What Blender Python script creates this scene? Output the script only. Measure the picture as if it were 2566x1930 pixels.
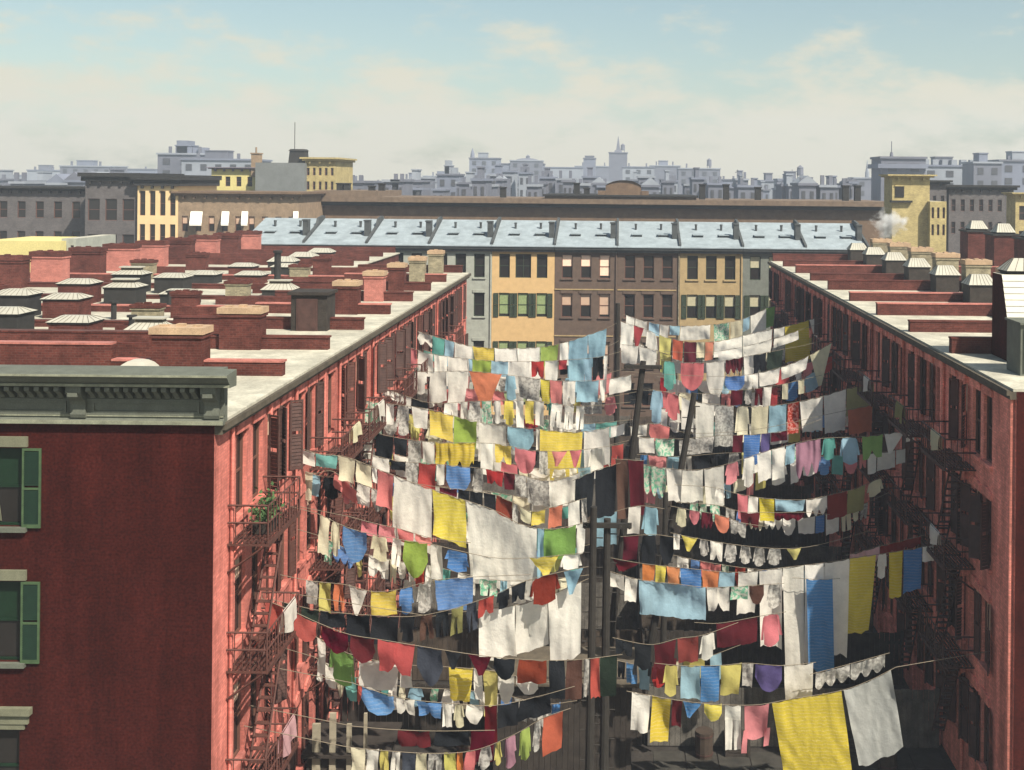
import bpy, math, random
from mathutils import Vector, Matrix
random.seed(7)
for o in list(bpy.data.objects): bpy.data.objects.remove(o)
scn = bpy.context.scene
COL = scn.collection
R = math.radians
# ------------------------------------------------------------------ camera
F = 2850.0; W0 = 2566; H0 = 1930; VX = 1553.0; VY = 456.0; CZ = 20.5; ROLL = 0.0096
cam = bpy.data.cameras.new("camera"); cam.sensor_fit = 'HORIZONTAL'; cam.sensor_width = 36
cam.lens = 36 * F / W0
cam.shift_x = (W0 / 2 - VX) / W0
cam.shift_y = -(H0 / 2 - VY) / W0
cam.clip_start = 0.5; cam.clip_end = 9000
co = bpy.data.objects.new("camera", cam); COL.objects.link(co)
c_, s_ = math.cos(ROLL), math.sin(ROLL)
co.matrix_world = Matrix(((c_, -s_, 0, 0), (0, 0, -1, 0), (s_, c_, 0, CZ), (0, 0, 0, 1)))
scn.camera = co
def unroll(px, py):
    dx, dy = px - VX, py - VY
    return dx * c_ + dy * s_, -dx * s_ + dy * c_
def at(px, py, Y):
    dx, dy = unroll(px, py)
    return Vector((dx * Y / F, Y, CZ - dy * Y / F))
# ------------------------------------------------------------------ light
SUN = Vector((0.46, -0.49, 0.75)).normalized()
sl = bpy.data.lights.new("sun", 'SUN'); sl.energy = 4.8; sl.angle = R(0.5); sl.color = (1.0, 0.93, 0.80)
so = bpy.data.objects.new("sun", sl); COL.objects.link(so)
so.rotation_euler = SUN.to_track_quat('Z', 'Y').to_euler(); so.location = (0, 0, 80)
wd = bpy.data.worlds.new("World"); scn.world = wd; wd.use_nodes = True
nt = wd.node_tree; nt.nodes.clear()
def N(nt, t, **k):
    n = nt.nodes.new(t)
    for a, b in k.items(): setattr(n, a, b)
    return n
sky = N(nt, 'ShaderNodeTexSky', sky_type='NISHITA', sun_disc=False)
sky.sun_elevation = math.asin(SUN.z); sky.sun_rotation = math.atan2(SUN.x, SUN.y)
sky.dust_density = 1.6; sky.ozone_density = 1.2; sky.altitude = 30
SKYS = 0.13
bg = N(nt, 'ShaderNodeBackground'); bg.inputs[1].default_value = SKYS
ow = N(nt, 'ShaderNodeOutputWorld'); tc = N(nt, 'ShaderNodeTexCoord')
L = nt.links.new
tint = N(nt, 'ShaderNodeMix', data_type='RGBA', blend_type='MULTIPLY'); tint.inputs[0].default_value = 1
L(sky.outputs[0], tint.inputs[6]); tint.inputs[7].default_value = (0.63, 0.62, 0.51, 1)
sep = N(nt, 'ShaderNodeSeparateXYZ'); L(tc.outputs['Generated'], sep.inputs[0])
mp = N(nt, 'ShaderNodeMapping'); mp.inputs['Scale'].default_value = (1, 1, 2.6); L(tc.outputs['Generated'], mp.inputs[0])
no = N(nt, 'ShaderNodeTexNoise'); no.inputs['Scale'].default_value = 11; no.inputs['Detail'].default_value = 9; no.inputs['Roughness'].default_value = .62
L(mp.outputs[0], no.inputs[0])
el = N(nt, 'ShaderNodeMapRange'); el.inputs[1].default_value = 0.0; el.inputs[2].default_value = 0.17; el.inputs[3].default_value = 0.20; el.inputs[4].default_value = -0.20
L(sep.outputs[2], el.inputs[0])
ad = N(nt, 'ShaderNodeMath', operation='ADD'); L(no.outputs[0], ad.inputs[0]); L(el.outputs[0], ad.inputs[1])
cm = N(nt, 'ShaderNodeMapRange', interpolation_type='SMOOTHSTEP'); cm.inputs[1].default_value = .39; cm.inputs[2].default_value = .63; cm.inputs[4].default_value = .92
L(ad.outputs[0], cm.inputs[0])
mx = N(nt, 'ShaderNodeMix', data_type='RGBA'); L(cm.outputs[0], mx.inputs[0]); L(tint.outputs[2], mx.inputs[6])
mx.inputs[7].default_value = (0.455 / SKYS, 0.42 / SKYS, 0.32 / SKYS, 1)
L(mx.outputs[2], bg.inputs[0]); L(bg.outputs[0], ow.inputs[0])
scn.view_settings.view_transform = 'Standard'; scn.view_settings.look = 'None'
scn.view_settings.exposure = 0.80; scn.view_settings.gamma = 1
scn.cycles.max_bounces = 8; scn.cycles.diffuse_bounces = 4; scn.cycles.transmission_bounces = 6
scn.cycles.volume_bounces = 1; scn.cycles.transparent_max_bounces = 8
# ------------------------------------------------------------------ helpers
def lin(r, g, b, k=1.0):
    f = lambda c: ((c / 255 + .055) / 1.055) ** 2.4 if c > 10 else c / 255 / 12.92
    return (f(r) * k, f(g) * k, f(b) * k)
MATS = {}
def mat(name, col, rough=.85, var=.25, scale=1.5, bump=0.0, brick=None, fine=0.0, metal=0.0, spec=.3, streak=0.0, mortar=.75):
    """procedural surface: base colour broken up by large stains, fine grain and optionally brick courses"""
    m = bpy.data.materials.new(name); m.use_nodes = True; t = m.node_tree; l = t.links.new
    b = t.nodes['Principled BSDF']; b.inputs['Roughness'].default_value = rough
    b.inputs['Metallic'].default_value = metal; b.inputs['Specular IOR Level'].default_value = spec
    g = N(t, 'ShaderNodeNewGeometry')
    n1 = N(t, 'ShaderNodeTexNoise'); n1.inputs['Scale'].default_value = scale; n1.inputs['Detail'].default_value = 6
    n1.inputs['Roughness'].default_value = .65
    l(g.outputs['Position'], n1.inputs[0])
    mr = N(t, 'ShaderNodeMapRange'); mr.inputs[1].default_value = .25; mr.inputs[2].default_value = .75
    mr.inputs[3].default_value = 1 - var; mr.inputs[4].default_value = 1 + var; l(n1.outputs[0], mr.inputs[0])
    src = None
    if brick:
        sp = N(t, 'ShaderNodeSeparateXYZ'); l(g.outputs['Position'], sp.inputs[0])
        a = N(t, 'ShaderNodeMath', operation='ADD'); l(sp.outputs[0], a.inputs[0]); l(sp.outputs[1], a.inputs[1])
        cb = N(t, 'ShaderNodeCombineXYZ'); l(a.outputs[0], cb.inputs[0]); l(sp.outputs[2], cb.inputs[1])
        bt = N(t, 'ShaderNodeTexBrick'); l(cb.outputs[0], bt.inputs[0])
        bt.inputs['Scale'].default_value = 1; bt.inputs['Brick Width'].default_value = .23; bt.inputs['Row Height'].default_value = .078
        bt.inputs['Mortar Size'].default_value = .009; bt.inputs['Mortar Smooth'].default_value = .4
        k = brick
        bt.inputs['Color1'].default_value = (*[c * (1 + k) for c in col], 1)
        bt.inputs['Color2'].default_value = (*[c * (1 - k) for c in col], 1)
        bt.inputs['Mortar'].default_value = (*[c * mortar + (.028 if mortar < .8 else .004) for c in col], 1)
        src = bt.outputs[0]
    mm = N(t, 'ShaderNodeMix', data_type='RGBA', blend_type='MULTIPLY'); mm.inputs[0].default_value = 1
    if src is None: mm.inputs[6].default_value = (*col, 1)
    else: l(src, mm.inputs[6])
    cc = N(t, 'ShaderNodeCombineColor')
    if fine:
        n2 = N(t, 'ShaderNodeTexNoise'); n2.inputs['Scale'].default_value = scale * 14; n2.inputs['Detail'].default_value = 3
        l(g.outputs['Position'], n2.inputs[0])
        m2 = N(t, 'ShaderNodeMapRange'); m2.inputs[1].default_value = .3; m2.inputs[2].default_value = .7
        m2.inputs[3].default_value = 1 - fine; m2.inputs[4].default_value = 1 + fine; l(n2.outputs[0], m2.inputs[0])
        mu = N(t, 'ShaderNodeMath', operation='MULTIPLY'); l(mr.outputs[0], mu.inputs[0]); l(m2.outputs[0], mu.inputs[1])
        fac = mu.outputs[0]
    else: fac = mr.outputs[0]
    if streak:
        mp_ = N(t, 'ShaderNodeMapping'); mp_.inputs['Scale'].default_value = (1.7, 1.7, .22); l(g.outputs['Position'], mp_.inputs[0])
        n3 = N(t, 'ShaderNodeTexNoise'); n3.inputs['Scale'].default_value = 1.0; n3.inputs['Detail'].default_value = 7; n3.inputs['Roughness'].default_value = .6; l(mp_.outputs[0], n3.inputs[0])
        m5 = N(t, 'ShaderNodeMapRange'); m5.inputs[1].default_value = .38; m5.inputs[2].default_value = .62; m5.inputs[3].default_value = 1 - streak; m5.inputs[4].default_value = 1.08; l(n3.outputs[0], m5.inputs[0])
        m6 = N(t, 'ShaderNodeMath', operation='MULTIPLY'); l(fac, m6.inputs[0]); l(m5.outputs[0], m6.inputs[1]); fac = m6.outputs[0]
    for i in range(3): l(fac, cc.inputs[i])
    l(cc.outputs[0], mm.inputs[7]); l(mm.outputs[2], b.inputs['Base Color'])
    if bump:
        bp = N(t, 'ShaderNodeBump'); bp.inputs['Strength'].default_value = bump; bp.inputs['Distance'].default_value = .05
        l(n1.outputs[0], bp.inputs['Height']); l(bp.outputs[0], b.inputs['Normal'])
    MATS[name] = m
    return m
def cloth(name, col, speck=None, amt=.5, tr=.45, stripe=0):
    m = bpy.data.materials.new(name); m.use_nodes = True; t = m.node_tree; l = t.links.new
    t.nodes.remove(t.nodes['Principled BSDF']); out = t.nodes['Material Output']
    g = N(t, 'ShaderNodeNewGeometry')
    n1 = N(t, 'ShaderNodeTexNoise'); n1.inputs['Scale'].default_value = 2.2; n1.inputs['Detail'].default_value = 8; n1.inputs['Roughness'].default_value = .7
    l(g.outputs['Position'], n1.inputs[0])
    mr = N(t, 'ShaderNodeMapRange'); mr.inputs[1].default_value = .3; mr.inputs[2].default_value = .7
    mr.inputs[3].default_value = .82; mr.inputs[4].default_value = 1.06; l(n1.outputs[0], mr.inputs[0])
    cc = N(t, 'ShaderNodeCombineColor')
    for i in range(3): l(mr.outputs[0], cc.inputs[i])
    mm = N(t, 'ShaderNodeMix', data_type='RGBA', blend_type='MULTIPLY'); mm.inputs[0].default_value = 1
    mm.inputs[6].default_value = (*col, 1); l(cc.outputs[0], mm.inputs[7])
    oi = N(t, 'ShaderNodeObjectInfo'); hs = N(t, 'ShaderNodeHueSaturation')
    r1 = N(t, 'ShaderNodeMapRange'); r1.inputs[3].default_value = .492; r1.inputs[4].default_value = .508; l(oi.outputs['Random'], r1.inputs[0]); l(r1.outputs[0], hs.inputs['Hue'])
    r2 = N(t, 'ShaderNodeMath', operation='MULTIPLY'); l(oi.outputs['Random'], r2.inputs[0]); r2.inputs[1].default_value = 7.31; r3 = N(t, 'ShaderNodeMath', operation='FRACT'); l(r2.outputs[0], r3.inputs[0])
    r4 = N(t, 'ShaderNodeMapRange'); r4.inputs[3].default_value = .84; r4.inputs[4].default_value = 1.06; l(r3.outputs[0], r4.inputs[0]); l(r4.outputs[0], hs.inputs['Value'])
    r5 = N(t, 'ShaderNodeMapRange'); r5.inputs[3].default_value = 1.02; r5.inputs[4].default_value = .88; l(r3.outputs[0], r5.inputs[0]); l(r5.outputs[0], hs.inputs['Saturation'])
    l(mm.outputs[2], hs.inputs['Color']); res = hs.outputs[0]
    if speck:
        v = N(t, 'ShaderNodeTexNoise'); v.inputs['Scale'].default_value = 9; v.inputs['Detail'].default_value = 2; l(g.outputs['Position'], v.inputs[0])
        st = N(t, 'ShaderNodeMapRange'); st.inputs[1].default_value = .46; st.inputs[2].default_value = .56; st.inputs[4].default_value = amt; l(v.outputs[0], st.inputs[0])
        m3 = N(t, 'ShaderNodeMix', data_type='RGBA'); l(st.outputs[0], m3.inputs[0]); l(res, m3.inputs[6]); m3.inputs[7].default_value = (*speck, 1)
        res = m3.outputs[2]
    if stripe:
        sp = N(t, 'ShaderNodeSeparateXYZ'); l(g.outputs['Position'], sp.inputs[0]); wz = N(t, 'ShaderNodeMath', operation='MULTIPLY'); l(sp.outputs[2], wz.inputs[0]); wz.inputs[1].default_value = 58
        wn = N(t, 'ShaderNodeMath', operation='MULTIPLY_ADD'); l(n1.outputs[0], wn.inputs[0]); wn.inputs[1].default_value = 14; l(wz.outputs[0], wn.inputs[2])
        sn = N(t, 'ShaderNodeMath', operation='SINE'); l(wn.outputs[0], sn.inputs[0]); st = N(t, 'ShaderNodeMapRange'); st.inputs[1].default_value = .55; st.inputs[2].default_value = .95; st.inputs[4].default_value = stripe; l(sn.outputs[0], st.inputs[0])
        m3 = N(t, 'ShaderNodeMix', data_type='RGBA'); l(st.outputs[0], m3.inputs[0]); l(res, m3.inputs[6]); m3.inputs[7].default_value = (.8, .76, .6, 1); res = m3.outputs[2]
    bp = N(t, 'ShaderNodeBump'); bp.inputs['Strength'].default_value = .55; bp.inputs['Distance'].default_value = .1
    l(n1.outputs[0], bp.inputs['Height'])
    d = N(t, 'ShaderNodeBsdfDiffuse'); tr_ = N(t, 'ShaderNodeBsdfTranslucent'); ms = N(t, 'ShaderNodeMixShader'); ms.inputs[0].default_value = tr
    l(res, d.inputs[0]); l(res, tr_.inputs[0]); l(bp.outputs[0], d.inputs['Normal']); l(d.outputs[0], ms.inputs[1]); l(tr_.outputs[0], ms.inputs[2])
    l(ms.outputs[0], out.inputs[0])
    return m
class MB:
    def __init__(s): s.v = []; s.f = []; s.m = []
    def face(s, pts, m=0):
        i = len(s.v); s.v += [tuple(p) for p in pts]; s.f.append(tuple(range(i, i + len(pts)))); s.m.append(m)
    def box(s, x0, x1, y0, y1, z0, z1, m=0):
        p = [(x, y, z) for z in (z0, z1) for y in (y0, y1) for x in (x0, x1)]
        i = len(s.v); s.v += p
        for q in ((0, 2, 3, 1), (4, 5, 7, 6), (0, 1, 5, 4), (2, 6, 7, 3), (0, 4, 6, 2), (1, 3, 7, 5)):
            s.f.append(tuple(i + k for k in q)); s.m.append(m)
    def frustum(s, cx, cy, z0, z1, a0, b0, a1, b1, m=0):
        i = len(s.v)
        for z, a, b in ((z0, a0, b0), (z1, a1, b1)):
            s.v += [(cx - a, cy - b, z), (cx + a, cy - b, z), (cx + a, cy + b, z), (cx - a, cy + b, z)]
        for q in ((3, 2, 1, 0), (4, 5, 6, 7), (0, 1, 5, 4), (1, 2, 6, 5), (2, 3, 7, 6), (3, 0, 4, 7)):
            s.f.append(tuple(i + k for k in q)); s.m.append(m)
    def tube(s, pts, r, n=6, m=0, r1=None):
        pts = [Vector(p) for p in pts]; rings = []
        for k, p in enumerate(pts):
            d = (pts[min(k + 1, len(pts) - 1)] - pts[max(k - 1, 0)]).normalized()
            a = d.cross(Vector((0, 0, 1)) if abs(d.z) < .9 else Vector((1, 0, 0))).normalized(); b = d.cross(a)
            rr = r if r1 is None else r + (r1 - r) * k / (len(pts) - 1)
            i = len(s.v)
            for j in range(n):
                t = 2 * math.pi * j / n; q = p + a * (rr * math.cos(t)) + b * (rr * math.sin(t)); s.v.append(tuple(q))
            rings.append(i)
        for i0, i1 in zip(rings, rings[1:]):
            for j in range(n):
                s.f.append((i0 + j, i0 + (j + 1) % n, i1 + (j + 1) % n, i1 + j)); s.m.append(m)
        s.f.append(tuple(rings[0] + j for j in range(n))); s.m.append(m)
        s.f.append(tuple(rings[-1] + j for j in reversed(range(n)))); s.m.append(m)
    def bar(s, a, b, w, m=0): s.tube([a, b], w, 4, m)
    def extrude_x(s, prof, x0, x1, m=0):
        """closed (y,z) profile pushed along X"""
        n = len(prof); i = len(s.v)
        s.v += [(x0, y, z) for y, z in prof] + [(x1, y, z) for y, z in prof]
        for k in range(n): s.f.append((i + k, i + (k + 1) % n, i + n + (k + 1) % n, i + n + k)); s.m.append(m)
        s.f.append(tuple(range(i, i + n))); s.m.append(m); s.f.append(tuple(reversed(range(i + n, i + 2 * n)))); s.m.append(m)
    def mesh(s, name, mats, off=(0, 0, 0), smooth=False):
        me = bpy.data.meshes.new(name)
        ox, oy, oz = off
        me.from_pydata([(x - ox, y - oy, z - oz) for x, y, z in s.v], [], s.f)
        for m in (mats if isinstance(mats, (list, tuple)) else [mats]): me.materials.append(m)
        me.polygons.foreach_set('material_index', s.m)
        if smooth: me.polygons.foreach_set('use_smooth', [True] * len(s.f))
        me.update(); return me
ORG = {}
def tag(o, label=None, cat=None, group=None, kind=None):
    if label: o['label'] = label
    if cat: o['category'] = cat
    if group: o['group'] = group
    if kind: o['kind'] = kind
    return o
def thing(name, label, cat, loc, group=None):
    o = bpy.data.objects.new(name, None); o.empty_display_size = .3; COL.objects.link(o); o.location = loc
    ORG[o.name] = Vector(loc); return tag(o, label, cat, group)
def put(name, mb, mats, parent=None, label=None, cat=None, group=None, kind=None, loc=None, smooth=False):
    """one mesh object; world-space vertices, origin at the parent's base or at loc"""
    org = ORG[parent.name] if parent else Vector(loc or (0, 0, 0))
    o = bpy.data.objects.new(name, mb.mesh(name, mats, org, smooth)); COL.objects.link(o)
    if parent: o.parent = parent
    else: o.location = org
    ORG[o.name] = org
    return tag(o, label, cat, group, kind)
def inst(name, me, parent, loc, rz=0, scale=None):
    """a part sharing mesh data; loc is in world space"""
    o = bpy.data.objects.new(name, me); COL.objects.link(o); o.parent = parent
    o.location = Vector(loc) - ORG[parent.name]; o.rotation_euler = (0, 0, rz)
    if scale: o.scale = scale
    return o
def sub(name, me, parent):
    o = bpy.data.objects.new(name, me); COL.objects.link(o); o.parent = parent; return o
# ------------------------------------------------------------------ materials
BR = lin(214, 122, 108)
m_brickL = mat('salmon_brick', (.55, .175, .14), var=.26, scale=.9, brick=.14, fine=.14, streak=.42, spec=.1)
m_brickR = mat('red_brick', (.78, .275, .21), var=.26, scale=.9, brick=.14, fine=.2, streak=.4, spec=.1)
m_roofbrick = mat('shaded_parapet_brick', spec=.08, col=(.085, .025, .019), var=.45, scale=1.2, brick=.22, fine=.2)  # brick darkened so its colour holds the shade of camera-side faces
m_chim = mat('rosy_chimney_brick', (.36, .13, .105), var=.3, scale=1.5, brick=.15, fine=.2)
m_paleBrick = mat('mortar_smeared_brick', (.22, .19, .125), var=.45, scale=2.2, brick=.2, fine=.25)
m_front_shaded = mat('brownstone', (.043, .0075, .0055), var=.25, spec=.06, scale=1.0, brick=.10, fine=.4, streak=.3, mortar=.84)  # brownstone, with the front wall's shade put into its dark colour
m_cornice = mat('grey_green_paint', (.105, .112, .09), rough=.7, var=.25, scale=2.5, fine=.15, bump=.1)
m_stone = mat('grey_limestone', (.14, .14, .095), var=.2, scale=4, fine=.15)
m_roof = mat('pale_tin_roof', (.40, .38, .31), rough=.8, var=.34, scale=.75, fine=.14, bump=.1, streak=.15)
m_dark = mat('tarred_black', (.022, .021, .020), var=.4, scale=3)
m_gutter = mat('gutter_paint', (.075, .062, .045), var=.4, scale=3)
m_coping = mat('coping_stone', (.36, .25, .16), var=.3, scale=2, fine=.2)
m_glass = mat('window_glass', (.018, .016, .015), rough=.25, var=.3, scale=1, spec=.35)
m_frame = mat('sash_paint', (.12, .055, .04), rough=.6, var=.2)
m_blind = mat('window_blind', (.48, .33, .24), var=.15)
m_iron = mat('rusted_iron', (.075, .03, .023), rough=.7, var=.4, scale=4)
m_ironD = mat('sooty_iron', (.06, .03, .025), rough=.7, var=.4, scale=4)
m_green = mat('green_shutter_paint', (.006, .021, .010), rough=.5, var=.25, scale=5)
m_greenrim = mat('pale_green_rim', (.05, .085, .04), rough=.6, var=.3, scale=6)  # rim in a paler green than the slats
m_skyglass = mat('whitewashed_glass', (.37, .355, .30), rough=.5, var=.12, scale=2)
m_white = mat('white_paint', (.52, .50, .43), rough=.7, var=.1, scale=2)
m_wood = mat('weathered_boards', (.030, .024, .020), var=.5, scale=3, fine=.3)
m_woodL = mat('silvered_boards', (.105, .095, .082), var=.5, scale=2.5, fine=.35, streak=.4); m_woodM = mat('brown_boards', (.06, .045, .034), var=.5, scale=2.5, fine=.35, streak=.4)
m_pale = mat('pale_boards', (.26, .23, .17), var=.3, scale=3)
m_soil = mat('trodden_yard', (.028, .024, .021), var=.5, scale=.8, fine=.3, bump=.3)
m_ground = mat('city_ground', (.12, .115, .10), var=.35, scale=.05)
m_rope = mat('washing_rope', (.20, .165, .12), var=.2)
m_pole = mat('dark_pole_wood', (.022, .019, .016), var=.4, scale=5)
m_leaf = mat('leaves', (.05, .10, .035), var=.5, scale=9)
m_slate = mat('blue_slate', (.235, .275, .30), rough=.75, var=.28, scale=1.1, fine=.14)
m_slateedge = mat('slate_firewall', (.055, .06, .062), var=.4, scale=2)
# ------------------------------------------------------------------ ground
g = MB(); g.face([(-3500, -60, 0), (3500, -60, 0), (3500, 3200, 0), (-3500, 3200, 0)])
put('ground', g, m_ground, kind='structure')
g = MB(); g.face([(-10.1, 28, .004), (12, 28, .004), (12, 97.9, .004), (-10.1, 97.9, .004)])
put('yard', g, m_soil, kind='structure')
# ------------------------------------------------------------------ wall and window makers
def side(x0, x1, y0, y1, face):
    if face == 'S': return (lambda u, z, d: (x0 + u, y0 - d, z)), x1 - x0, 0.0
    if face == 'E': return (lambda u, z, d: (x1 + d, y0 + u, z)), y1 - y0, math.pi / 2
    if face == 'W': return (lambda u, z, d: (x0 - d, y0 + u, z)), y1 - y0, -math.pi / 2
    return (lambda u, z, d: (x0 + u, y1 + d, z)), x1 - x0, math.pi
def pierced(mb, P, Wd, z0, z1, holes, depth, m=0):
    us = sorted({0, Wd, *[h[0] for h in holes], *[h[1] for h in holes]})
    zs = sorted({z0, z1, *[h[2] for h in holes], *[h[3] for h in holes]})
    for a, b in zip(us, us[1:]):
        for c, d in zip(zs, zs[1:]):
            mu, mz = (a + b) / 2, (c + d) / 2
            if any(h[0] < mu < h[1] and h[2] < mz < h[3] for h in holes): continue
            mb.face([P(a, c, 0), P(b, c, 0), P(b, d, 0), P(a, d, 0)], m)
    for a, b, c, d in holes:
        for (p, q) in (((a, c), (b, c)), ((b, c), (b, d)), ((b, d), (a, d)), ((a, d), (a, c))):
            mb.face([P(*p, 0), P(*q, 0), P(*q, -depth), P(*p, -depth)], m)
WIN = {}
def win_mesh(w, h, kind, glass, frame, blind):
    """sash window lying just behind the wall face; local -Y looks outward"""
    key = (round(w, 3), round(h, 3), kind, glass.name, frame.name, blind.name)
    if key in WIN: return WIN[key]
    b = MB(); f = .06; y = .15; hw = w / 2
    b.box(-hw, -hw + f, y - .05, y + .03, 0, h, 1); b.box(hw - f, hw, y - .05, y + .03, 0, h, 1)
    b.box(-hw + f, hw - f, y - .05, y + .03, h - f, h, 1); b.box(-hw + f, hw - f, y - .05, y + .03, 0, f, 1)
    b.box(-hw + f, hw - f, y - .03, y + .02, h * .5 - .03, h * .5 + .03, 1)
    if kind == 'double': b.box(-.03, .03, y - .045, y + .02, f, h - f, 1)
    z0 = h * {'blind': .5, 'low': .12, 'third': .66}.get(kind, 1.0)
    if z0 < h:
        b.face([(-hw + f, y, z0), (hw - f, y, z0), (hw - f, y, h - f), (-hw + f, y, h - f)], 2)
    zt = z0 if z0 < h else h - f
    b.face([(-hw + f, y + .012, f), (hw - f, y + .012, f), (hw - f, y + .012, zt), (-hw + f, y + .012, zt)], 0)
    WIN[key] = b.mesh('window', [glass, frame, blind]); return WIN[key]
LS = {}
def sill_mesh(w, m):
    k = ('s', round(w, 2), m.name)
    if k not in LS:
        b = MB(); b.box(-w / 2 - .1, w / 2 + .1, -.10, .1, -.13, -.002); LS[k] = b.mesh('sill', m)
    return LS[k]
def lintel_mesh(w, h, m, arch=True):
    k = ('l', round(w, 2), round(h, 2), m.name, arch)
    if k not in LS:
        b = MB(); hw = w / 2 + .1; n = 7; y0, y1 = -.07, .1
        lo = [(-hw + 2 * hw * i / (n - 1), h + .002) for i in range(n)]
        hi = [(x, h + .2 + (.14 * (1 - (x / hw) ** 2) if arch else .05)) for x, _ in lo]
        for i in range(n - 1):
            for y in (y0, y1):
                b.face([(lo[i][0], y, lo[i][1]), (lo[i + 1][0], y, lo[i + 1][1]), (hi[i + 1][0], y, hi[i + 1][1]), (hi[i][0], y, hi[i][1])])
            b.face([(hi[i][0], y0, hi[i][1]), (hi[i + 1][0], y0, hi[i + 1][1]), (hi[i + 1][0], y1, hi[i + 1][1]), (hi[i][0], y1, hi[i][1])])
            b.face([(lo[i][0], y0, lo[i][1]), (lo[i + 1][0], y0, lo[i + 1][1]), (lo[i + 1][0], y1, lo[i + 1][1]), (lo[i][0], y1, lo[i][1])])
        for i in (0, -1): b.face([(lo[i][0], y0, lo[i][1]), (lo[i][0], y1, lo[i][1]), (hi[i][0], y1, hi[i][1]), (hi[i][0], y0, hi[i][1])])
        LS[k] = b.mesh('lintel', m)
    return LS[k]
SH = {}
def shutter_mesh(w, h, rim, slat, n=16):
    k = (round(w, 2), round(h, 2), rim.name, slat.name)
    if k not in SH:
        b = MB(); f = .05; hw = w / 2
        b.box(-hw, -hw + f, -.04, 0, 0, h); b.box(hw - f, hw, -.04, 0, 0, h)
        for z0, z1 in ((0, .09), (h * .48, h * .48 + .05), (h - .06, h)): b.box(-hw + f, hw - f, -.04, 0, z0, z1)
        for i in range(n * 2):
            z = .1 + (h - .18) * i / (n * 2)
            if abs(z - h * .5) < .06: continue
            b.face([(-hw + f, -.034, z), (hw - f, -.034, z), (hw - f, -.008, z + (h - .18) / (n * 2) * 1.05), (-hw + f, -.008, z + (h - .18) / (n * 2) * 1.05)], 1)
        SH[k] = b.mesh('shutter', [rim, slat])
    return SH[k]
def add_window(parent, P, u, z, w, h, rz, kind='plain', glass=m_glass, frame=m_frame, blind=m_blind, trim=None, sills=True, arch=True, shutters=None):
    p = P(u, z, 0)
    wo = inst('window', win_mesh(w, h, kind, glass, frame, blind), parent, p, rz); ORG[wo.name] = Vector(p)
    if trim:
        if sills: sub('sill', sill_mesh(w, trim), wo)
        sub('lintel', lintel_mesh(w, h, trim, arch), wo)
    if shutters:
        for sg in (-1, 1):
            o = sub('shutter', shutter_mesh(*shutters), wo); o.location = (sg * (w / 2 + shutters[0] / 2 + .03), -.03, -.02)
    return wo
def open_shutters(wo, w, h, m):
    for sg in (-1, 1):
        o = sub('shutter', shutter_mesh(.4, h - .06, m, m, 9), wo); a = R(rnd.choice([8, 14, 20, 35, 60])) 
        o.location = (sg * (w / 2 + .02 + .2 * math.cos(a)), -.04 - .2 * math.sin(a), .03); o.rotation_euler = (0, 0, -sg * a)
FE = {}
def fire_escape_meshes(lad, m):
    if (lad, m.name) in FE: return FE[(lad, m.name)]
    b = MB(); l = 1.45; d = 1.05                      # platform along local X, outward is -Y
    for i in range(9):
        y = -.08 - i * (d - .1) / 8; b.box(-l, l, y - .025, y + .025, -.05, 0)
    for x in (-l, 0, l): b.box(x - .03, x + .03, -d, 0, -.1, -.055)
    b.box(-l - .03, l + .03, -d - .04, -d, -.12, 0)
    for z in (.5, .95): b.bar((-l, -d, z), (l, -d, z), .028); b.bar((-l, -d, z), (-l, 0, z), .028); b.bar((l, -d, z), (l, 0, z), .028)
    for i in range(13):
        x = -l + 2 * l * i / 12; b.bar((x, -d, 0), (x, -d, .95), .014 if i % 4 else .03)
    for i in range(1, 5):
        for x in (-l, l): b.bar((x, -d * i / 5, 0), (x, -d * i / 5, .95), .014)
    for x in (-l, l): b.bar((x, -d, -.05), (x, 0, -.8), .03)
    pm = b.mesh('fire_escape', m)
    c = MB()
    for x in (-.9, .9): pass
    for y in (-.35, -.75): c.bar((l * .75, y, 0), (-l * .55, y, -3.25), .035)
    for i in range(12):
        t = (i + .5) / 12; x = l * .75 + (-l * .55 - l * .75) * t; z = -3.25 * t; c.box(x - .09, x + .09, -.75, -.35, z - .012, z + .012)
    FE[(lad, m.name)] = (pm, c.mesh('ladder', m)); return FE[(lad, m.name)]
def add_fire_escape(parent, p, rz, m, ladder=True):
    a, b = fire_escape_meshes(ladder, m); o = inst('fire_escape', a, parent, p, rz)
    if ladder: sub('ladder', b, o)
CH = {}
def chimney(parent, cx, cy, z, w, d, h, m, cap=m_coping, pots=0):
    b = MB(); b.box(cx - w / 2, cx + w / 2, cy - d / 2, cy + d / 2, z - .6, z + h * .86)
    b.box(cx - w / 2 - .05, cx + w / 2 + .05, cy - d / 2 - .05, cy + d / 2 + .05, z + h * .78, z + h * .83)
    o = put('chimney', b, m, parent)
    c = MB(); c.box(cx - w / 2 - .07, cx + w / 2 + .07, cy - d / 2 - .07, cy + d / 2 + .07, z + h * .86, z + h)
    for i in range(3):
        x = cx - w / 3 + w / 3 * i; c.box(x - .12, x + .12, cy - .12, cy + .12, z + h, z + h + .05 + .03 * (i % 2))
    k = put('chimney_cap', c, cap); k.parent = o; k.location = (0, 0, 0)
    k.data.transform(Matrix.Translation(-ORG[parent.name]))
    return o
SKY = {}
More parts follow.
